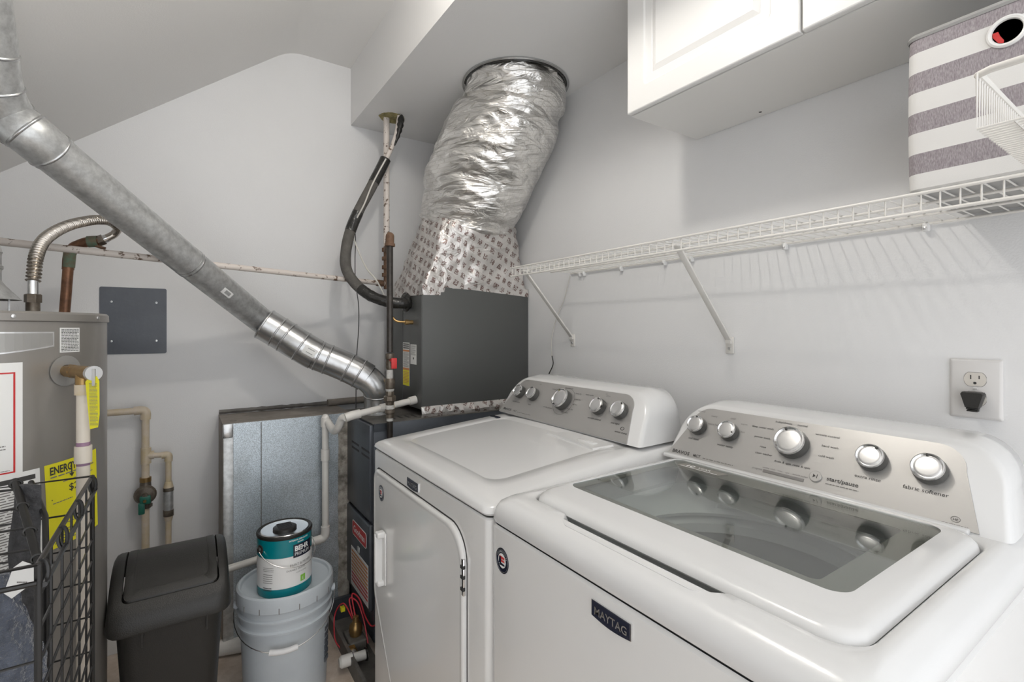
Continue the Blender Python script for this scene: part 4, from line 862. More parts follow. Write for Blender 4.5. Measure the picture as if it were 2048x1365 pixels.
b.loft([[(PX1 - 0.050 + 0.006 * noise.noise(Vector((z * 9, 1, 0))), PY - 0.001, z), (PX1 - 0.03, PY - 0.006 - 0.003 * noise.noise(Vector((z * 20, 0, 0))), z), (PX1 - 0.004, PY - 0.002, z)] for z in [0.04 + 0.02 * k for k in range(42)]], 'mastic', cap0=False, cap1=False, closed=False); b.build('mastic_edge', pt)
b = MB(); b.tube([(0.56, YB - 0.02, 0.893), (1.3, YB - 0.02, 0.900)], 0.016, 'frame_gr', 14); 
rings = [[(x, YB - 0.006 + 0.004 * math.sin(a), 0.889 + 0.009 * math.cos(a) * (1 + .5 * noise.noise(Vector((x * 40, 0, 0))))) for a in (0, 1.5, 3.1, 4.7)] for x in [PX0 + 0.02 * k for k in range(24)]]
b.loft(rings, 'dust'); tag(b.build('ledge_pipe'), 'dirty short pipe end lying on the ledge above the sheet metal box', 'pipe')

# ================================================================ CONDENSATE DRAIN (white PVC)
dt2 = thing('condensate_pipe', 'white plastic drain pipe bending from the coil cabinet down the sheet metal box', 'pipe', (0.5, 2.0, 0.35))
c0 = Vector((XA - 0.003, 1.918, 0.942)); c1 = Vector((0.700, 1.918, 0.926)); c2 = Vector((0.540, 1.918, 0.902)); c3 = at(684, 838, d=1.89); c4 = at(672, 850, d=1.93); c5 = at(662, 857, d=1.96); c6 = at(652, 842, d=2.0); c7 = Vector((0.483, 2.085, 0.85)); c8 = Vector((0.485, 2.09, 0.395))
b = MB(); b.tube([c0, c1, c2], 0.0133, 'pvc', 16); b.tube([c0 - Vector((0.03, 0, 0.004)), c0], 0.0175, 'pvc', 16); b.tube([c1 + Vector((0.01, 0, 0)), c1 - Vector((0.02, 0, 0.003))], 0.0175, 'cpvc', 16); b.tube([c1 - Vector((0.02, 0, 0.003)), c1 - Vector((0.045, 0, 0.006))], 0.0165, 'pvc', 16); b.build('upper_run', dt2)
b = MB(); b.tube([c2 + Vector((0.035, 0, 0.005)), c2, c2 - Vector((0.022, 0, 0.006))], 0.0175, 'pvc', 16)
P_ = [c2 - Vector((0.02, 0, 0.005)), c3, at(676, 856, d=1.91), at(668, 862, d=1.94), at(660, 852, d=1.98), at(653, 840, d=2.01), Vector((0.484, 2.085, 0.876)), Vector((0.484, 2.088, 0.862))]
b.tube(spline(P_, 6), 0.0150, 'pvc', 16); b.tube([(0.484, 2.088, 0.872), (0.484, 2.088, 0.838)], 0.0175, 'pvc', 16); b.build('offset_elbows', dt2)
b = MB(); b.tube([(0.484, 2.088, 0.85), c8], 0.0133, 'pvc', 16); b.tube([(0.484, 2.088, 0.745), (0.484, 2.088, 0.700)], 0.0172, 'pvc', 16); b.build('down_run', dt2)
b = MB(); b.tube(spline([(0.485, 2.09, 0.430), (0.485, 2.09, 0.400), (0.478, 2.09, 0.385), (0.460, 2.09, 0.380), (0.425, 2.09, 0.377)], 5), 0.0172, 'pvc', 16); b.tube([(0.43, 2.09, 0.377), (0.10, 2.09, 0.345), (0.10, 2.10, 0.345)], 0.0133, 'pvc', 16); b.build('low_run', dt2)
b = MB(); b.tube([(0.06, 2.17, 0.030), (0.25, 2.115, 0.030)], 0.028, 'pvc', 18); b.tube([(0.25, 2.115, 0.030), (0.28, 2.105, 0.030)], 0.032, 'pvc', 18)
tag(b.build('floor_pipe'), 'thick white drain pipe lying on the floor between black bin and bucket', 'pipe')

# ================================================================ FURNACE VENT PIPE
vt = thing('vent_pipe', 'galvanized metal vent pipe slanting from the furnace up to the sloped ceiling', 'pipe', (0.2, 2.0, 0.9))
A0 = Vector((0.262, 2.180, 1.270)); B0 = Vector((-0.28, 1.652, 1.688))
def ring_bead(b, p, T, r, m='galv2', w_=0.004, rr_=0.0025):
    T = T.normalized(); b.tube([p - T * w_, p - T * w_ * 0.5, p, p + T * w_ * 0.5, p + T * w_], [r, r + rr_ * .8, r + rr_, r + rr_ * .8, r], m, 36, cap=False)
mid = A0.lerp(B0, 0.44); T = (B0 - A0).normalized()
b = MB(); b.tube([A0 - T * 0.05, mid], 0.0495, 'galv', 40); q = mid; b.tube([mid - T * 0.003, mid + T * 0.002], 0.0512, 'galv2', 40)
F = frame(at(372, 540, d=1.66), -T, Vector((0, 0, 1))); 
b.build('lower_section', vt)
b = MB(); b.tube([mid, B0], 0.0505, 'galv', 40); b.tube([mid + T * 0.01, mid + T * 0.012], 0.0512, 'galv2', 40); n_ = Vector((0.2, -0.5, 0.8)); b.lathe([(0.006, 0.0), (0.005, 0.004), (0.0005, 0.006)], 'galv2', 10, frame(mid + T * 0.02 + (Vector((0, 0, 1)) - T * T.z).normalized() * 0.0505, T, T.cross((Vector((0, 0, 1)) - T * T.z).normalized())))
b.build('upper_section', vt)
E0 = [B0 - T * 0.02, B0 + T * 0.05, at(28, 245, d=1.175), at(-4, 200, d=1.13), at(-22, 140, d=1.09), at(-34, 60, d=1.05), at(-44, 0, d=1.02), at(-60, -90, d=0.98)]
S = spline(E0, 6); b = MB(); b.tube(S, 0.0525, 'galv', 40)
for i in (1, 6, 10, 15, 21, 27): ring_bead(b, S[i], S[i + 1] - S[i - 1], 0.0525)
b.build('ceiling_elbow', vt)
V = [at(528, 648, d=1.955), at(562, 668, d=1.975), at(597, 690, d=1.99), at(632, 710, d=2.01), at(668, 724, d=2.03), at(702, 739, d=2.045), at(733, 756, d=2.06), at(752, 776, d=2.075), Vector((0.690, 2.055, 0.945)), Vector((0.692, 2.055, 0.877))]
S = spline(V, 6)
b = MB(); b.tube(S[:19], 0.0635, 'galv2', 44, cap=False); b.tube(S[:19], 0.0620, 'galv2', 44, cap=False)
for i in (5, 8, 13): ring_bead(b, S[i], S[i + 1] - S[i - 1], 0.0635)
ring_bead(b, S[0] + (S[1] - S[0]) * 0.3, S[1] - S[0], 0.0635, rr_=0.002); b.build('adjustable_elbow', vt)
b = MB(); b.tube(S[18:37], 0.0610, 'galv2', 44, cap=False)
for i in (19, 22, 29, 33): ring_bead(b, S[i], S[i + 1] - S[i - 1], 0.0610)
b.build('adjustable_elbow', vt)
b = MB(); b.tube(S[36:], 0.0560, 'galv2', 40, cap=False); ring_bead(b, S[46], S[47] - S[45], 0.0560); b.tube([(0.692, 2.055, 0.8780), (0.692, 2.055, 0.884)], 0.064, 'galv', 40); b.build('furnace_collar', vt)
def pipe_label(p_on, T, r, w_, h_, parent, flipn=1):
    # small curved barcode label on a pipe facing the room
    T = T.normalized(); c = p_on; tocam = (Vector((0, 0, CZ)) - c); nrm = (tocam - T * tocam.dot(T)).normalized(); side = T.cross(nrm)
    def m(p): a = p[1] / r; return c + T * p[0] + (nrm * math.cos(a) + side * math.sin(a)) * (r + 0.0006 + p[2])
    b = MB()
    for k in range(6): b.add([(-w_ / 2, -h_ / 2 + h_ * k / 6, 0), (w_ / 2, -h_ / 2 + h_ * k / 6, 0), (w_ / 2, -h_ / 2 + h_ * (k + 1) / 6, 0), (-w_ / 2, -h_ / 2 + h_ * (k + 1) / 6, 0)], [(0, 1, 2, 3)], 'white', m)
    for k in range(11):
        x = -w_ * 0.22 + k * w_ * 0.05; b.add([(x, -h_ * 0.3, 0.0004), (x + w_ * 0.028, -h_ * 0.3, 0.0004), (x + w_ * 0.028, h_ * 0.25, 0.0004), (x, h_ * 0.25, 0.0004)], [(0, 1, 2, 3)], 'print', m)
    b.build('barcode_label', parent)
pipe_label(A0.lerp(B0, 0.28) , -T, 0.0495, 0.045, 0.022, vt); pipe_label(S[16], S[17] - S[15], 0.0635, 0.05, 0.035, vt)

# ================================================================ WATER HEATER
HX, HY, HR, HZ = -0.411, 1.620, 0.250, 1.276
ht = thing('water_heater', 'tall grey gas water heater with yellow energy label, at the left beside the back wall', 'water heater', (HX, HY, 0))
g = lambda p: Vector((p[0] + HX, p[1] + HY, p[2]))
b = MB(); b.lathe([(HR, 0.03), (HR, HZ - 0.020)], 'heater', 96, g); b.lathe([(HR - 0.02, 0), (HR - 0.02, 0.03)], 'dkseam', 48, g); b.build('tank_jacket', ht)
b = MB(); b.lathe([(HR + 0.001, HZ - 0.022), (HR + 0.004, HZ - 0.020), (HR + 0.0035, HZ - 0.005), (HR - 0.001, HZ), (HR - 0.02, HZ - 0.001), (0.001, HZ - 0.001)], 'heater', 96, g)
def tang(px):
    a = (px - 1024) / FP; u = Vector((_s + a * _c, _c - a * _s)).normalized(); c = Vector((HX, HY)); k = u.dot(c); off = c.x * u.y - c.y * u.x
    t = k - math.sqrt(max(HR ** 2 - off ** 2, 0)); q = u * t - c; return math.atan2(q.y, q.x), (u * t).x * _s + (u * t).y * _c
for px in (25, 192): 
    a, _ = tang(px); F = frame((HX + (HR + 0.0038) * math.cos(a), HY + (HR + 0.0038) * math.sin(a), HZ - 0.011), (-math.sin(a), math.cos(a), 0), (0, 0, 1)); b.lathe([(0.0042, 0), (0.0038, 0.002), (0.0005, 0.003)], 'satin', 14, F)
b.build('top_cap', ht)
def tankF(px, py, rot=0.0):
    a0, d = tang(px); z0 = CZ + (Y0 - py) * d / FP; cr, sr = math.cos(rot), math.sin(rot)
    def m(p):
        x = p[0] * cr - p[1] * sr; y = p[0] * sr + p[1] * cr; a = a0 + x / HR; r = HR + 0.0006 + p[2]
        return Vector((HX + r * math.cos(a), HY + r * math.sin(a), z0 + y))
    return m
def grid_rect(b, x0, x1, y0, y1, h, mt, f, n=16):
    for k in range(n):
        a, c = x0 + (x1 - x0) * k / n, x0 + (x1 - x0) * (k + 1) / n; b.add([(a, y0, h), (c, y0, h), (c, y1, h), (a, y1, h)], [(0, 1, 2, 3)], mt, f)
# energy label
f = tankF(88, 933, 0.045); b = MB(); grid_rect(b, 0, 0.133, -0.187, 0, 0, 'yellow', f)
b.text('ENERGYGUIDE', 0.009, -0.024, 0.0235, 'print', f, 0.0005, bold=0.03, sx=0.66); b.box(0.054, 0.057, -0.034, -0.008, 0.0004, 0.0006, 'print', f); b.add([(0.049, -0.033, 0.0006), (0.062, -0.033, 0.0006), (0.0555, -0.041, 0.0006)], [(0, 1, 2)], 'print', f)
b.lines(0.01, 0.12, -0.033, -0.027, 1, 'print_g', f); b.lines(0.035, 0.115, -0.048, -0.044, 1, 'print_g', f); b.text('$259', 0.047, -0.071, 0.022, 'print', f, 0.0005, bold=0.01, sx=1.05); b.box(0.010, 0.124, -0.0805, -0.0785, 0.0004, 0.0006, 'print', f); b.lines(0.012, 0.055, -0.090, -0.086, 1, 'print_g', f)
b.text('268', 0.052, -0.118, 0.017, 'print', f, 0.0005, bold=0.01, sx=1.1); b.lines(0.03, 0.115, -0.142, -0.138, 1, 'print_g', f); b.lines(0.012, 0.12, -0.180, -0.150, 5, 'print_g', f, thick=0.3)
b.build('energy_label', ht)
f = tankF(119, 656); b = MB(); grid_rect(b, 0, 0.047, -0.055, 0, 0, 'white', f, 8); b.lines(0.003, 0.044, -0.053, -0.002, 15, 'print', f, thick=0.42); b.build('notice_label', ht)
f = tankF(45, 725); b = MB(); grid_rect(b, -0.20, 0, -0.245, 0, 0, 'white', f, 24); 
grid_rect(b, -0.19, -0.0125, -0.0225, -0.0195, 0.0004, 'redm', f); grid_rect(b, -0.19, -0.0125, -0.2255, -0.2225, 0.0004, 'redm', f); b.box(-0.0145, -0.0115, -0.2255, -0.0195, 0.0003, 0.0006, 'redm', f)
b.text('SE', -0.0545, -0.162, 0.018, 'print', f, 0.0005, bold=0.03, sx=1.05); b.lines(-0.065, -0.026, -0.178, -0.166, 2, 'print_g', f, thick=0.35); b.lines(-0.052, -0.02, -0.221, -0.218, 1, 'print_g', f); b.build('notice_poster', ht)
f = tankF(79, 938, 0.03); b = MB(); grid_rect(b, -0.17, 0, -0.20, 0.002, 0, 'white', f, 20); grid_rect(b, -0.17, -0.008, -0.018, -0.008, 0.0004, 'print', f); b.lines(-0.15, -0.008, -0.19, -0.026, 30, 'print_g', f, thick=0.4); b.build('instruction_label', ht)
f = tankF(108, 664); b = MB()
def badge(k, h, m_):
    n = 16; top = [(-0.22 + 0.22 * j / n - (k if j == n else 0), -k) for j in range(n + 1)]; bot = [(-0.22 + 0.22 * j / n - (k if j == n else 0), -0.052 + 0.020 * (j / n) ** 2 + k) for j in range(n + 1)]
    for j in range(n): b.add([(*bot[j], h), (*bot[j + 1], h), (*top[j + 1], h), (*top[j], h)], [(0, 1, 2, 3)], m_, f)
badge(0, 0, 'satin'); badge(0.003, 0.0006, 'heater_badge'); b.text('E', -0.1235, -0.022, 0.018, 'white', f, 0.0012, bold=0.03, sx=1.1); b.text('TM', -0.107, -0.0125, 0.0035, 'white', f, 0.0012); b.build('maker_badge', ht)
# relief valve + discharge pipe
a, d_ = tang(131); zc = CZ + (Y0 - 742) * d_ / FP; nr = Vector((math.cos(a), math.sin(a), 0)); c = Vector((HX, HY, zc)) + nr * (HR + 0.0004)
F = frame(c, (-math.sin(a), math.cos(a), 0), (0, 0, 1)); b = MB(); b.lathe([(0.034, 0), (0.034, 0.0015), (0.013, 0.002)], 'heater_badge', 40, F); b.lathe([(0.0135, 0.0025), (0.0005, 0.0025)], 'dkseam', 24, F); b.build('port_ring', ht)
vdir = (at(189, 741, d=1.03) - c); vdir.z = 0; L_ = vdir.length; vdir.normalize()
e1 = c + vdir * L_
b = MB(); b.tube([c + vdir * 0.001, c + vdir * 0.02], 0.0125, 'brass', 18); b.tube([c + vdir * 0.02, c + vdir * 0.045], 0.0150, 'brass', 8); b.tube([c + vdir * 0.045, c + vdir * (L_ - 0.012)], 0.0140, 'brass', 18); pc = c + vdir * (L_ * 0.62); b.tube([pc, pc - Vector((0, 0, 0.030))], 0.0135, 'brass', 18); rv = b.build('relief_valve', ht)
b = MB(); b.tube([e1 - vdir * 0.012, e1 - vdir * 0.002], 0.0155, 'satin', 18); q = frame(e1, Vector((_c, -_s, 0)), (0, 0, 1)); b.box(-0.003, 0.003, -0.026, 0.010, 0.0, 0.004, 'satin', q, r=0.001); b.build('lever', rv)
b = MB(); q = frame(e1 + Vector((0, 0, -0.006)), Vector((_c, -_s, 0)), (-0.02, 0, 1)); b.prism([(-0.013, -0.004), (-0.020, -0.012), (-0.013, -0.112), (0.004, -0.108), (0.008, -0.080), (0.009, -0.010), (0.004, 0.0)], -0.001, -0.0004, 'yellow', q); b.lines(-0.012, 0.005, -0.104, -0.014, 30, 'print_g', q, 0.0002, 0.35); b.build('warning_tag', rv)
b = MB(); x_, y_ = pc.x, pc.y; zt = pc.z - 0.028
b.tube([(x_, y_, zt), (x_, y_, 0.05)], 0.0118, 'cpvc2', 18); b.tube([(x_, y_, zt + 0.002), (x_, y_, zt - 0.020)], 0.0150, 'cpvc', 18); zz = CZ - (905 - Y0) * 1.07 / FP; b.tube([(x_, y_, zz + 0.018), (x_, y_, zz - 0.018)], 0.0152, 'cpvc2', 18); b.tube([(x_, y_, zz + 0.026), (x_, y_, zz + 0.018)], 0.0120, 'purple', 18); b.tube([(x_, y_, zz - 0.024), (x_, y_, zz - 0.018)], 0.0120, 'purple', 18); b.build('discharge_pipe', ht)
# draft hood
g2 = lambda p: Vector((p[0] - 0.398, p[1] + 1.600, p[2]))
b = MB(); b.lathe([(0.084, 1.306), (0.080, 1.310), (0.056, 1.340), (0.050, 1.350)], 'galv', 36, g2, cap=False); b.lathe([(0.050, 1.345), (0.050, 1.375), (0.053, 1.378), (0.053, 1.384), (0.050, 1.387), (0.050, 1.412), (0.052, 1.416), (0.040, 1.455), (0.040, 1.80)], 'galv', 36, g2, cap=False)
b.build('draft_hood', ht)
for k in range(4):
    an = k * PI / 2 + 0.25; b = MB(); F = lambda p, an=an: g2((p[0] * math.cos(an) - p[1] * math.sin(an), p[0] * math.sin(an) + p[1] * math.cos(an), p[2])); b.box(0.060, 0.063, -0.010, 0.010, HZ - 0.001, 1.325, 'galv', F); b.build('hood_leg', ht)

# flexible connector, copper
ft2 = thing('flexible_connector', 'ribbed stainless steel water connector arching up from the water heater top', 'hose', (-0.304, 1.651, HZ))
hp = [Vector((-0.304, 1.651, 1.355)), at(68, 548, d=1.205), at(72, 515, d=1.22), at(84, 486, d=1.26), at(105, 467, d=1.32), at(135, 452, d=1.40), at(165, 444, d=1.47), at(195, 440, d=1.53), at(220, 443, d=1.58), at(235, 455, d=1.61), at(229, 468, d=1.62), at(213, 477, d=1.61)]
S = spline(hp, 20); b = MB(); rr = []
acc = 0
for i, p in enumerate(S):
    if i: acc += (S[i] - S[i - 1]).length
    rr.append(0.0125 + 0.0016 * math.sin(acc / 0.0062 * 2 * PI))
S2 = []; R2 = []; tot = acc
# resample finely for ribs
import bisect
cum = [0]
for i in range(1, len(S)): cum.append(cum[-1] + (S[i] - S[i - 1]).length)
n_ = int(tot / 0.00105)
for k in range(n_ + 1):
    u_ = tot * k / n_; i = min(max(bisect.bisect_right(cum, u_) - 1, 0), len(S) - 2); t_ = (u_ - cum[i]) / max(cum[i + 1] - cum[i], 1e-9); S2.append(S[i].lerp(S[i + 1], t_)); R2.append(0.0122 + 0.0030 * math.sin(u_ / 0.0092 * 2 * PI) if u_ < tot * 0.90 else 0.0118)
b.tube(S2, R2, 'steel_flex', 16); b.build('ribbed_hose', ft2)
b = MB(); p = Vector((-0.304, 1.651, 0)); g3 = lambda u: p + Vector(u)
b.lathe([(0.0135, HZ - 0.001), (0.0135, 1.305)], 'union', 18, g3); b.lathe([(0.0165, 1.303), (0.0165, 1.322), (0.014, 1.324)], 'union', 6, g3); b.lathe([(0.0105, 1.322), (0.0105, 1.357)], 'chrome', 16, g3); b.lathe([(0.026, HZ - 0.001), (0.024, HZ + 0.004), (0.014, HZ + 0.006)], 'heater_badge', 20, g3); b.build('lower_nut', ft2)
b = MB(); pe = S[-1]; q = at(196, 483, d=1.60); dv = (q - pe); b.tube([pe - dv * 0.1, pe + dv * 0.35], 0.0130, 'chrome', 16); b.tube([pe + dv * 0.3, pe + dv * 1.0], 0.0170, 'union', 6); b.build('upper_nut', ft2)
b = MB(); q2 = at(176, 484, d=1.59); cpt = at(141, 496, d=1.575); cb = Vector((-0.318, 2.06, 1.0))
b.tube(spline([q + dv * -0.15, q2, at(158, 490, d=1.585), at(146, 497, d=1.58), at(138, 515, d=1.575), at(136, 540, d=1.575)], 5), 0.0155, 'copper', 16); e_ = at(136, 540, d=1.575)
b.tube([q, q2], 0.0185, 'verdi', 16); b.tube([at(140, 503, d=1.575), at(137, 535, d=1.575)], 0.0162, 'verdi', 16)
b.tube([e_, at(128, 640, d=1.575), at(126, 760, d=1.575)], 0.0140, 'copper', 16); b.tube([q2 + Vector((0.02, -0.01, -0.012)), q2 + Vector((0.045, -0.012, -0.020))], 0.005, 'rust', 10)
tag(b.build('copper_pipe'), 'brown copper water pipe with green corrosion rising behind the water heater', 'pipe')

# ================================================================ CPVC LINES
ct2 = thing('water_supply_pipes', 'tan plastic water pipes with green-handled valve on the wall behind the trash can', 'pipe', (-0.1, 2.33, 0))
YP = 2.335
P2 = lambda px, py: at(px, py, y=YP)
b = MB(); a_ = P2(150, 823); c_ = P2(291, 821); e_ = P2(292, 1105); b.tube([Vector((-0.36, YP, c_.z)), c_], 0.0125, 'cpvc', 16)
b.tube([Vector((c_.x, YP, c_.z)), Vector((c_.x, YP, 0.02))], 0.0125, 'cpvc', 16); b.build('main_run', ct2)
b = MB(); b.tube(spline([c_ - Vector((0.035, 0, 0)), c_ - Vector((0.01, 0, 0)), c_ + Vector((0, 0, -0.010)), c_ + Vector((0, 0, -0.035))], 4), 0.0165, 'cpvc', 16); b.build('elbow', ct2)
t_ = P2(292, 912); b = MB(); b.tube([t_ + Vector((0, 0, 0.030)), t_ - Vector((0, 0, 0.030))], 0.0165, 'cpvc', 16); b.tube([t_, t_ + Vector((0.025, 0, 0))], 0.0160, 'cpvc', 16); b.build('tee', ct2)
r_ = P2(337, 910); b = MB(); b.tube([t_, r_], 0.0100, 'cpvc', 14); b.tube(spline([r_ - Vector((0.022, 0, 0)), r_ - Vector((0.006, 0, 0)), r_ - Vector((0, 0, 0.006)), r_ - Vector((0, 0, 0.025))], 4), 0.0135, 'cpvc', 14); b.tube([r_, Vector((r_.x, YP, 0.02))], 0.0100, 'cpvc', 14); b.build('branch_run', ct2)
z1, z2 = P2(338, 975).z, P2(338, 1032).z; b = MB(); b.tube([Vector((r_.x, YP, z1 + 0.022)), Vector((r_.x, YP, z1))], [0.012, 0.017], 'cpvc', 16); b.tube([Vector((r_.x, YP, z1)), Vector((r_.x, YP, z2))], 0.0160, 'galv', 18); b.tube([Vector((r_.x, YP, z1)), Vector((r_.x, YP, z1 - 0.014))], 0.0175, 'union', 16); b.tube([Vector((r_.x, YP, z2 + 0.024)), Vector((r_.x, YP, z2))], 0.0172, 'union', 16); b.tube([Vector((r_.x, YP, z2)), Vector((r_.x, YP, z2 - 0.02))], [0.0155, 0.0115], 'cpvc', 16); b.build('check_fitting', ct2)
v_ = P2(290, 988); b = MB(); v_.x = c_.x; b.tube([v_ + Vector((0, 0, 0.062)), v_ + Vector((0, 0, 0.046))], 0.0185, 'brass', 16); b.tube([v_ + Vector((0, 0, 0.05)), v_ + Vector((0, 0, 0.02)), v_, v_ - Vector((0, 0, 0.02)), v_ - Vector((0, 0, 0.055))], [0.017, 0.019, 0.024, 0.019, 0.017], 'union', 18); b.tube([v_ - Vector((0, 0, 0.040)), v_ - Vector((0, 0, 0.052))], 0.022, 'union', 6)
b.lathe([(0.034, 0.006), (0.036, 0.016), (0.030, 0.024), (0.010, 0.026), (0.008, 0.045)], 'union', 24, frame(v_, (1, 0, 0), (0, 0, 1))); vo = b.build('shutoff_valve', ct2)
b = MB(); F = frame(v_ + Vector((0.0, 0, -0.016)), (1, 0, 0), (0, 0, 1)); b.box(-0.016, 0.018, -0.014, 0.018, 0.030, 0.046, 'greenh', F, r=0.005, seg=3); b.box(-0.020, 0.000, -0.050, -0.006, 0.034, 0.046, 'greenh', F, r=0.004); b.lathe([(0.006, 0.046), (0.005, 0.052), (0.0005, 0.052)], 'brass', 12, F); b.build('green_handle', vo)

# ================================================================ GREY BLANK PLATE ON WALL
b = MB(); pt_ = [(-0.2585, 1.3965), (-0.0525, 1.3965), (-0.0525, 1.1410), (-0.2585, 1.1410)]
F = frame((-0.1555, YB - 0.0005, 1.2688), (1, 0, 0), (0, 0, 1)); b.loft([[(p[0], p[1], h) for p in rrect(-0.103, 0.103, -0.128, 0.128, 0.006, 4, 2)] for h in (0, 0.003)], 'grey_plate', F)
pl = tag(b.build('blank_panel'), 'dark grey metal panel cover with four screws on the back wall beside the water heater', 'panel cover')
for x in (-0.068, 0.070):
    for z in (0.072, -0.078):
        b = MB(); b.lathe([(0.0042, 0.003), (0.0036, 0.0055), (0.0005, 0.006)], 'satin', 12, lambda p: F((p[0] + x, p[1] + z, p[2]))); b.box(-0.003, 0.003, -0.0005, 0.0005, 0.0055, 0.0064, 'print', lambda p: F((p[0] + x, p[1] + z, p[2]))); b.build('screw', pl)

# ================================================================ BUCKET
ut = thing('bucket', 'light grey five-gallon plastic bucket with snap-on lid under the paint can', 'bucket', (0.287, 1.80, 0))
bc = Vector((0.291, 1.802, 0)); g = lambda p: bc + Vector((p[0] * 0.965, p[1] * 0.965, p[2] * 1.045))
b = MB(); b.lathe([(0.126, 0.0), (0.130, 0.004), (0.137, 0.16), (0.1425, 0.270), (0.150, 0.272), (0.151, 0.278), (0.144, 0.282), (0.1445, 0.305), (0.151, 0.307), (0.1515, 0.312), (0.145, 0.316), (0.1455, 0.352)], 'bucket', 72, g); b.build('pail', ut)
b = MB(); b.lathe([(0.1515, 0.338), (0.1545, 0.340), (0.155, 0.372), (0.153, 0.380), (0.147, 0.384), (0.141, 0.382), (0.138, 0.374), (0.132, 0.372), (0.001, 0.372)], 'bucket', 72, g, cap=False)
for k in range(16):
    a = k * PI / 8 + 0.1; b.box(0.1545, 0.1556, -0.0012, 0.0012, 0.339, 0.356, 'print_g', lambda p, a=a: g((p[0] * math.cos(a) - p[1] * math.sin(a), p[0] * math.sin(a) + p[1] * math.cos(a), p[2])))
b.build('lid', ut)
b = MB(); hp = []
dr = Vector((-_s, -_c, 0)); sd = Vector((0.98, -0.2, 0)).normalized(); dr = Vector((sd.y, -sd.x, 0))
for k in range(25):
    a = PI * k / 24; hp.append(bc + Vector((0, 0, 0.335)) + sd * (-0.153 * math.cos(a)) + dr * 0.166 * math.sin(a) ** 0.8 - Vector((0, 0, 0.088 * math.sin(a))))
hp = [p + dr * 0.0 for p in hp]
b.tube(hp, 0.0019, 'chrome', 8)
for e_ in (hp[0], hp[-1]): b.tube([e_ - (e_ - bc - Vector((0, 0, 0.335))).normalized() * 0.010, e_ + (e_ - bc - Vector((0, 0, 0.335))).normalized() * 0.002], 0.012, 'bucket', 16)
ho = b.build('bail_handle', ut)
b = MB(); b.tube(hp[10:15], 0.0085, 'grip', 14); b.build('grip', ho)
def bucketF(a0, z0, r): return lambda p: g(((r + p[2]) * math.cos(a0 + p[0] / r), (r + p[2]) * math.sin(a0 + p[0] / r), z0 + p[1]))
f = bucketF(math.radians(-38), 0.13, 0.1395); b = MB()
for k in range(6): b.box(0.0, 0.03, k * 0.02 - 0.02, k * 0.02 - 0.006, -0.002, 0.0015, 'grey_plate', f)
b.build('printed_warning', ut)

# ================================================================ PAINT CAN
pt2 = thing('paint_can', 'gallon paint can with teal and white label standing on the grey bucket lid', 'paint can', (0.284, 1.786, 0.372))
pcn = Vector((0.281, 1.765, 0.3890)); g = lambda p: pcn + Vector(p); cr_ = 0.0825
b = MB(); b.lathe([(cr_ - 0.001, 0.0), (cr_, 0.003), (cr_, 0.028)], 'teal', 56, g, cap=False); b.lathe([(cr_, 0.027), (cr_, 0.125)], 'canlab', 56, g, cap=False); b.lathe([(cr_, 0.124), (cr_, 0.182)], 'teal', 56, g, cap=False)
b.lathe([(cr_ - 0.001, 0.0), (0.001, 0.001)], 'teal', 56, g, cap=False)
# label slants: teal edge already straight; print
toc = math.atan2(-pcn.y, -pcn.x)
canF = lambda da, z0: (lambda p: g(((cr_ + 0.0004 + p[2]) * math.cos(toc + da + p[0] / cr_), (cr_ + 0.0004 + p[2]) * math.sin(toc + da + p[0] / cr_), z0 + p[1])))
f = canF(0.30, 0.118)
grid_rect(b, 0.0, 0.072, 0.0, 0.042, 0.0002, 'navy', f, 12); b.text('BEHR', 0.004, 0.021, 0.022, 'white', f, 0.0006, bold=0.04, sx=0.95); b.text('PREMIUM', 0.004, 0.006, 0.0155, 'white', f, 0.0006, sx=0.85)
f = canF(-0.02, 0.0); b.text('INTERIOR SEMI-GLOSS', 0.014, 0.172, 0.0065, 'white', f, 0.0005, bold=0.02); b.text('ENAMEL', 0.040, 0.164, 0.0060, 'white', f, 0.0005, bold=0.02)
b.text('PAINT & PRIMER', 0.016, 0.092, 0.0115, 'print_g', f, 0.0005, sx=0.9); b.text('DURABLE ENAMEL', 0.006, 0.078, 0.008, 'print_g', f, 0.0005, sx=0.95); b.text('LOW LUSTRE', 0.036, 0.068, 0.006, 'print_g', f, 0.0005)
grid_rect(b, 0.050, 0.068, 0.036, 0.056, 0.0003, 'green', f, 4); b.text('E', 0.055, 0.040, 0.013, 'white', f, 0.0006)
f = canF(-0.95, 0.0); b.lines(0.010, 0.046, 0.083, 0.098, 3, 'print_g', f, thick=0.3); b.lines(0.010, 0.042, 0.045, 0.078, 5, 'print_g', f, thick=0.28, ragged=0.6); b.lines(0.010, 0.040, 0.022, 0.036, 2, 'print', f, thick=0.4)
b.build('can_body', pt2)
b = MB(); b.lathe([(cr_, 0.180), (cr_ + 0.0018, 0.183), (cr_ + 0.0018, 0.190), (cr_ - 0.001, 0.193), (cr_ - 0.006, 0.190), (cr_ - 0.009, 0.188)], 'blackp', 56, g, cap=False); b.build('rim', pt2)
b = MB(); b.lathe([(cr_ - 0.008, 0.188), (cr_ - 0.011, 0.191), (cr_ - 0.016, 0.190), (0.044, 0.1885), (0.001, 0.1885)], 'chrome', 56, g, cap=False); lo = b.build('can_lid', pt2)
b = MB(); b.lathe([(0.036, 0.1885), (0.036, 0.194), (0.033, 0.196), (0.001, 0.196)], 'blackp', 40, g, cap=False)
for k in range(-3, 4): b.box(-0.022, 0.022, k * 0.008 - 0.0015, k * 0.008 + 0.0015, 0.196, 0.1985, 'blackp', g)
b.build('pour_cap', lo)
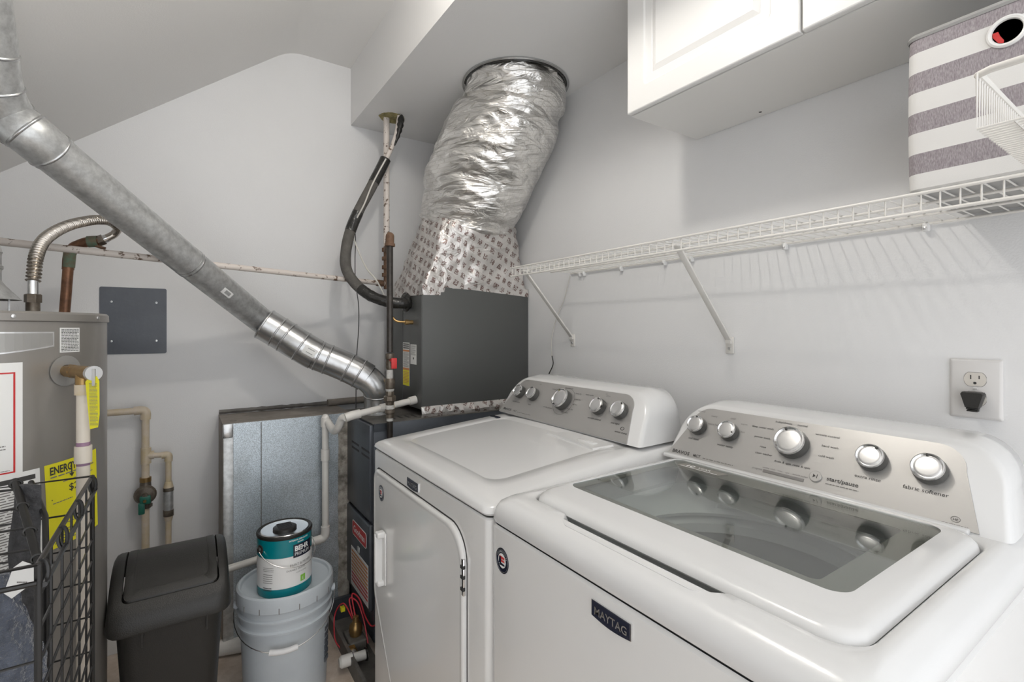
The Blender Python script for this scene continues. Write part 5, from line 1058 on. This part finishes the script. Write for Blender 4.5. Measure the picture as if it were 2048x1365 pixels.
for da in (-1.00, 2.14):
    b = MB(); a = toc + da; F = frame(g((cr_ * math.cos(a), cr_ * math.sin(a), 0.150)), (-math.sin(a), math.cos(a), 0), (0, 0, 1)); b.lathe([(0.014, 0), (0.014, 0.002), (0.009, 0.004), (0.007, 0.009), (0.0005, 0.009)], 'blackp', 24, F); b.build('bail_ear', pt2)
b = MB(); hp = []
for k in range(25):
    t = k / 24; a = toc - 1.0 + t * PI; rr_ = cr_ + 0.007 + 0.006 * math.sin(PI * t); z = 0.150 - 0.058 * math.sin(PI * t) ** 0.8; hp.append(g((rr_ * math.cos(a), rr_ * math.sin(a), z)))
b.tube(hp, 0.0015, 'chrome', 8); b.build('bail_handle', pt2)

# ================================================================ TRASH CAN
tt = thing('trash_can', 'black plastic swing-top trash can between the wire rack and the grey bucket', 'trash can', (-0.03, 1.73, 0))
TX0, TX1, TY0, TY1 = -0.156, 0.108, 1.540, 1.915
b = MB(); Rt = lambda k, z, r=0.04: rrect(TX0 + k, TX1 - k, TY0 + k * 1.1, TY1 - k * 1.1, r, 6, 4, z)
b.loft([Rt(0.045, 0.0), Rt(0.040, 0.006), Rt(0.016, 0.45), Rt(0.014, 0.48)], 'blackp')
for x in (-0.085, 0.055): b.box(x - 0.002, x + 0.002, TY0 + 0.010, TY0 + 0.02, 0.43, 0.475, 'blackp')
b.build('bin_body', tt)
ZR = 0.604
def lidz(y): t = (y - TY0) / (TY1 - TY0); return 0.512 + (ZR - 0.512) * math.sin(PI * min(max(t, 0), 1)) ** 0.85
def ringz(k, f_, r=0.035, m=12): return [(p[0], p[1], f_(p[1])) for p in rrect(TX0 - 0.004 + k, TX1 + 0.004 - k, TY0 - 0.004 + k, TY1 + 0.004 - k, r, 6, m)]
b = MB(); FX0, FX1, FY0_, FY1_ = TX0 + 0.030, TX1 - 0.026, TY0 + 0.034, TY1 - 0.034
def flapring(k, dzz): return [(p[0], p[1], lidz(p[1]) + dzz) for p in rrect(FX0 - k, FX1 + k, FY0_ - k, FY1_ + k, 0.014, 6, 12)]
low = lambda y: 0.474 + 0.30 * (lidz(y) - 0.512)
b.loft([ringz(0, low), ringz(-0.001, lambda y: low(y) + 0.004), ringz(0.003, lambda y: lidz(y) - 0.012), ringz(0.008, lambda y: lidz(y) - 0.003), ringz(0.016, lambda y: lidz(y) + 0.001, 0.03), flapring(0.003, 0.001), flapring(0.002, -0.008)], 'blackp', cap0=False, cap1=False); b.build('lid_rim', tt, angle=40)
b = MB(); b.loft([flapring(-0.001, -0.008), flapring(-0.001, 0.001), flapring(-0.003, 0.0022)] + [flapring(-0.020, 0.0022), flapring(-0.0215, 0.0008), flapring(-0.024, 0.0008)] , 'blackp', cap0=False, cap1=False)
ny = 14; xs = [FX0 + 0.024, FX1 - 0.024]; y0_, y1_ = FY0_ + 0.024, FY1_ - 0.024
b.loft([[(xs[0], y0_ + (y1_ - y0_) * k / ny, lidz(y0_ + (y1_ - y0_) * k / ny) + 0.0008), (xs[1], y0_ + (y1_ - y0_) * k / ny, lidz(y0_ + (y1_ - y0_) * k / ny) + 0.0008)] for k in range(ny + 1)], 'blackp', cap0=False, cap1=False, closed=False)
b.build('swing_flap', tt, angle=40)

# ================================================================ BLACK WIRE RACK + DUSTER
rt = thing('wire_cart', 'black wire grid laundry rack at the lower left in front of the water heater', 'wire rack', (-0.35, 1.12, 0))
QX0, QX1, QY0, QY1, QZ = -0.62, -0.158, 0.885, 1.352, 0.928
def panel_grid(name, o, u, lu, h, nu, nv, rim=0.0042, wr_=0.0019, z0=0.04):
    b = MB(); u = Vector(u).normalized(); o = Vector(o); P = lambda s, z: o + u * s + Vector((0, 0, z))
    b.tube([P(0, z0), P(0, h), P(lu, h), P(lu, z0), P(0, z0)], rim, 'wireb', 8)
    for k in range(1, nu): b.tube([P(lu * k / nu, z0), P(lu * k / nu, h)], wr_, 'wireb', 6)
    for k in range(1, nv): z = z0 + (h - z0) * k / nv; b.tube([P(0, z), P(lu, z)], wr_, 'wireb', 6)
    return b.build(name, rt)
panel_grid('side_panel', (QX1, QY0, 0), (0, 1, 0), QY1 - QY0, QZ, 6, 20)
panel_grid('front_panel', (QX0, QY0, 0), (1, 0, 0), QX1 - QX0, QZ, 8, 7)
panel_grid('back_panel', (QX0, QY1, 0), (1, 0, 0), QX1 - QX0, QZ, 5, 12)
b = MB()   # second top rail with clips on the side panel and hinge loops
b.tube([(QX1 + 0.006, QY0, QZ - 0.028), (QX1 + 0.006, QY1, QZ - 0.028)], 0.0036, 'wireb', 8); b.tube([(QX0, QY0 - 0.006, QZ - 0.022), (QX1, QY0 - 0.006, QZ - 0.022)], 0.0036, 'wireb', 8)
b.build('top_rail', rt)
for y in (QY0 + 0.01, QY0 + 0.14, QY0 + 0.28, QY1 - 0.02):
    b = MB(); b.tube([(QX1 + 0.003 + 0.0055 * math.cos(a), y, QZ - 0.014 + 0.0165 * math.sin(a)) for a in [2 * PI * k / 16 for k in range(17)]], 0.0026, 'wireb', 6, cap=False); b.build('hinge_loop', rt)
b = MB()   # folded inner divider leaning back
pA, pB = at(30, 962, d=0.93), at(78, 1128, d=0.80); 
b.tube([pA, pB, pB - Vector((0, 0, 0.5))], 0.0062, 'wireb', 10)
for k in range(4):
    q = pA.lerp(pB, 0.05 + k * 0.3); b.tube([q + Vector((0.0085 * math.cos(a), 0.003 * math.sin(a), 0.006 * math.sin(a))) for a in [2 * PI * k2 / 12 for k2 in range(13)]], 0.0022, 'wireb', 6, cap=False)
pC, pD = at(62, 965, d=0.98), at(92, 1120, d=0.83); b.tube([pC, pC.lerp(pD, .5) + Vector((0.01, 0, 0)), pD, pD - Vector((0, 0, 0.5))], 0.0048, 'wireb', 10)
for z in (-0.02, -0.06, -0.10, -0.14): b.tube([pA + Vector((-0.30, 0.02, z - 0.02)), pA + Vector((-0.12, 0.0, z + 0.006)), pA.lerp(pB, min(1, -z * 6)) ], 0.0022, 'wireb', 6)
b.build('folded_divider', rt)
# fluffy duster and tag
ut2 = thing('duster', 'blue-grey fluffy microfibre duster with a paper tag, stored inside the black wire rack', 'duster', (-0.27, 0.93, 0.1))
b = MB(); c0 = at(28, 1215, d=0.73); rings = []
top = at(30, 1150, d=0.76)
for i in range(46):
    t = i / 45; z = top.z - 0.46 * t; cx_ = top.x - 0.035 + 0.02 * t; cy_ = top.y + 0.012
    rx = 0.060 * min(1, 0.45 + t * 1.6) ** 1.0 * (1 if t < 0.9 else 1 - (t - 0.9) * 4); ry = rx * 0.5
    rings.append([(cx_ + rx * math.cos(2 * PI * j / 80) * (1 + 0.16 * noise.fractal(Vector((math.cos(2 * PI * j / 80) * 6, math.sin(2 * PI * j / 80) * 6, z * 45)), 0.8, 2.2, 3)), cy_ + ry * math.sin(2 * PI * j / 80), z) for j in range(80)])
b.loft(rings, 'fluff'); b.build('microfibre_head', ut2, angle=180)
b = MB(); b.tube([(cx_, cy_, z + 0.03), (cx_, cy_, 0.05)], 0.012, 'blackp', 12); b.build('handle', ut2)
b = MB(); tg = at(48, 1163, d=0.735); F = frame(tg, Vector((_c, -_s, 0)), (0, 0, 1)); b.prism([(-0.030, -0.018), (-0.018, -0.026), (0.028, 0.008), (0.016, 0.024), (-0.002, 0.030), (-0.016, 0.020)], 0, 0.0006, 'white', F); b.lines(-0.010, 0.006, -0.004, 0.001, 1, 'print_g', F, 0.0008); b.build('paper_tag', ut2)
b = MB(); pcx = at(52, 1050, d=0.92); F = frame(pcx, Vector((_c, -_s, 0)), (0, 0, 1))
rings = [[(-0.028 + 0.012 * noise.noise(Vector((z * 9, 0, 0))), z, 0.0), (0.0, z, 0.008 + 0.006 * noise.noise(Vector((z * 20, 4, 0)))), (0.028 + 0.01 * noise.noise(Vector((z * 9, 7, 0))), z, 0.0), (0.0, z, -0.008)] for z in [0.075 - 0.02 * k for k in range(30)]]
b.loft(rings, 'fluff2', F); tag(b.build('folded_cloth'), 'dark patterned cloth strip hanging inside the black wire rack', 'cloth')
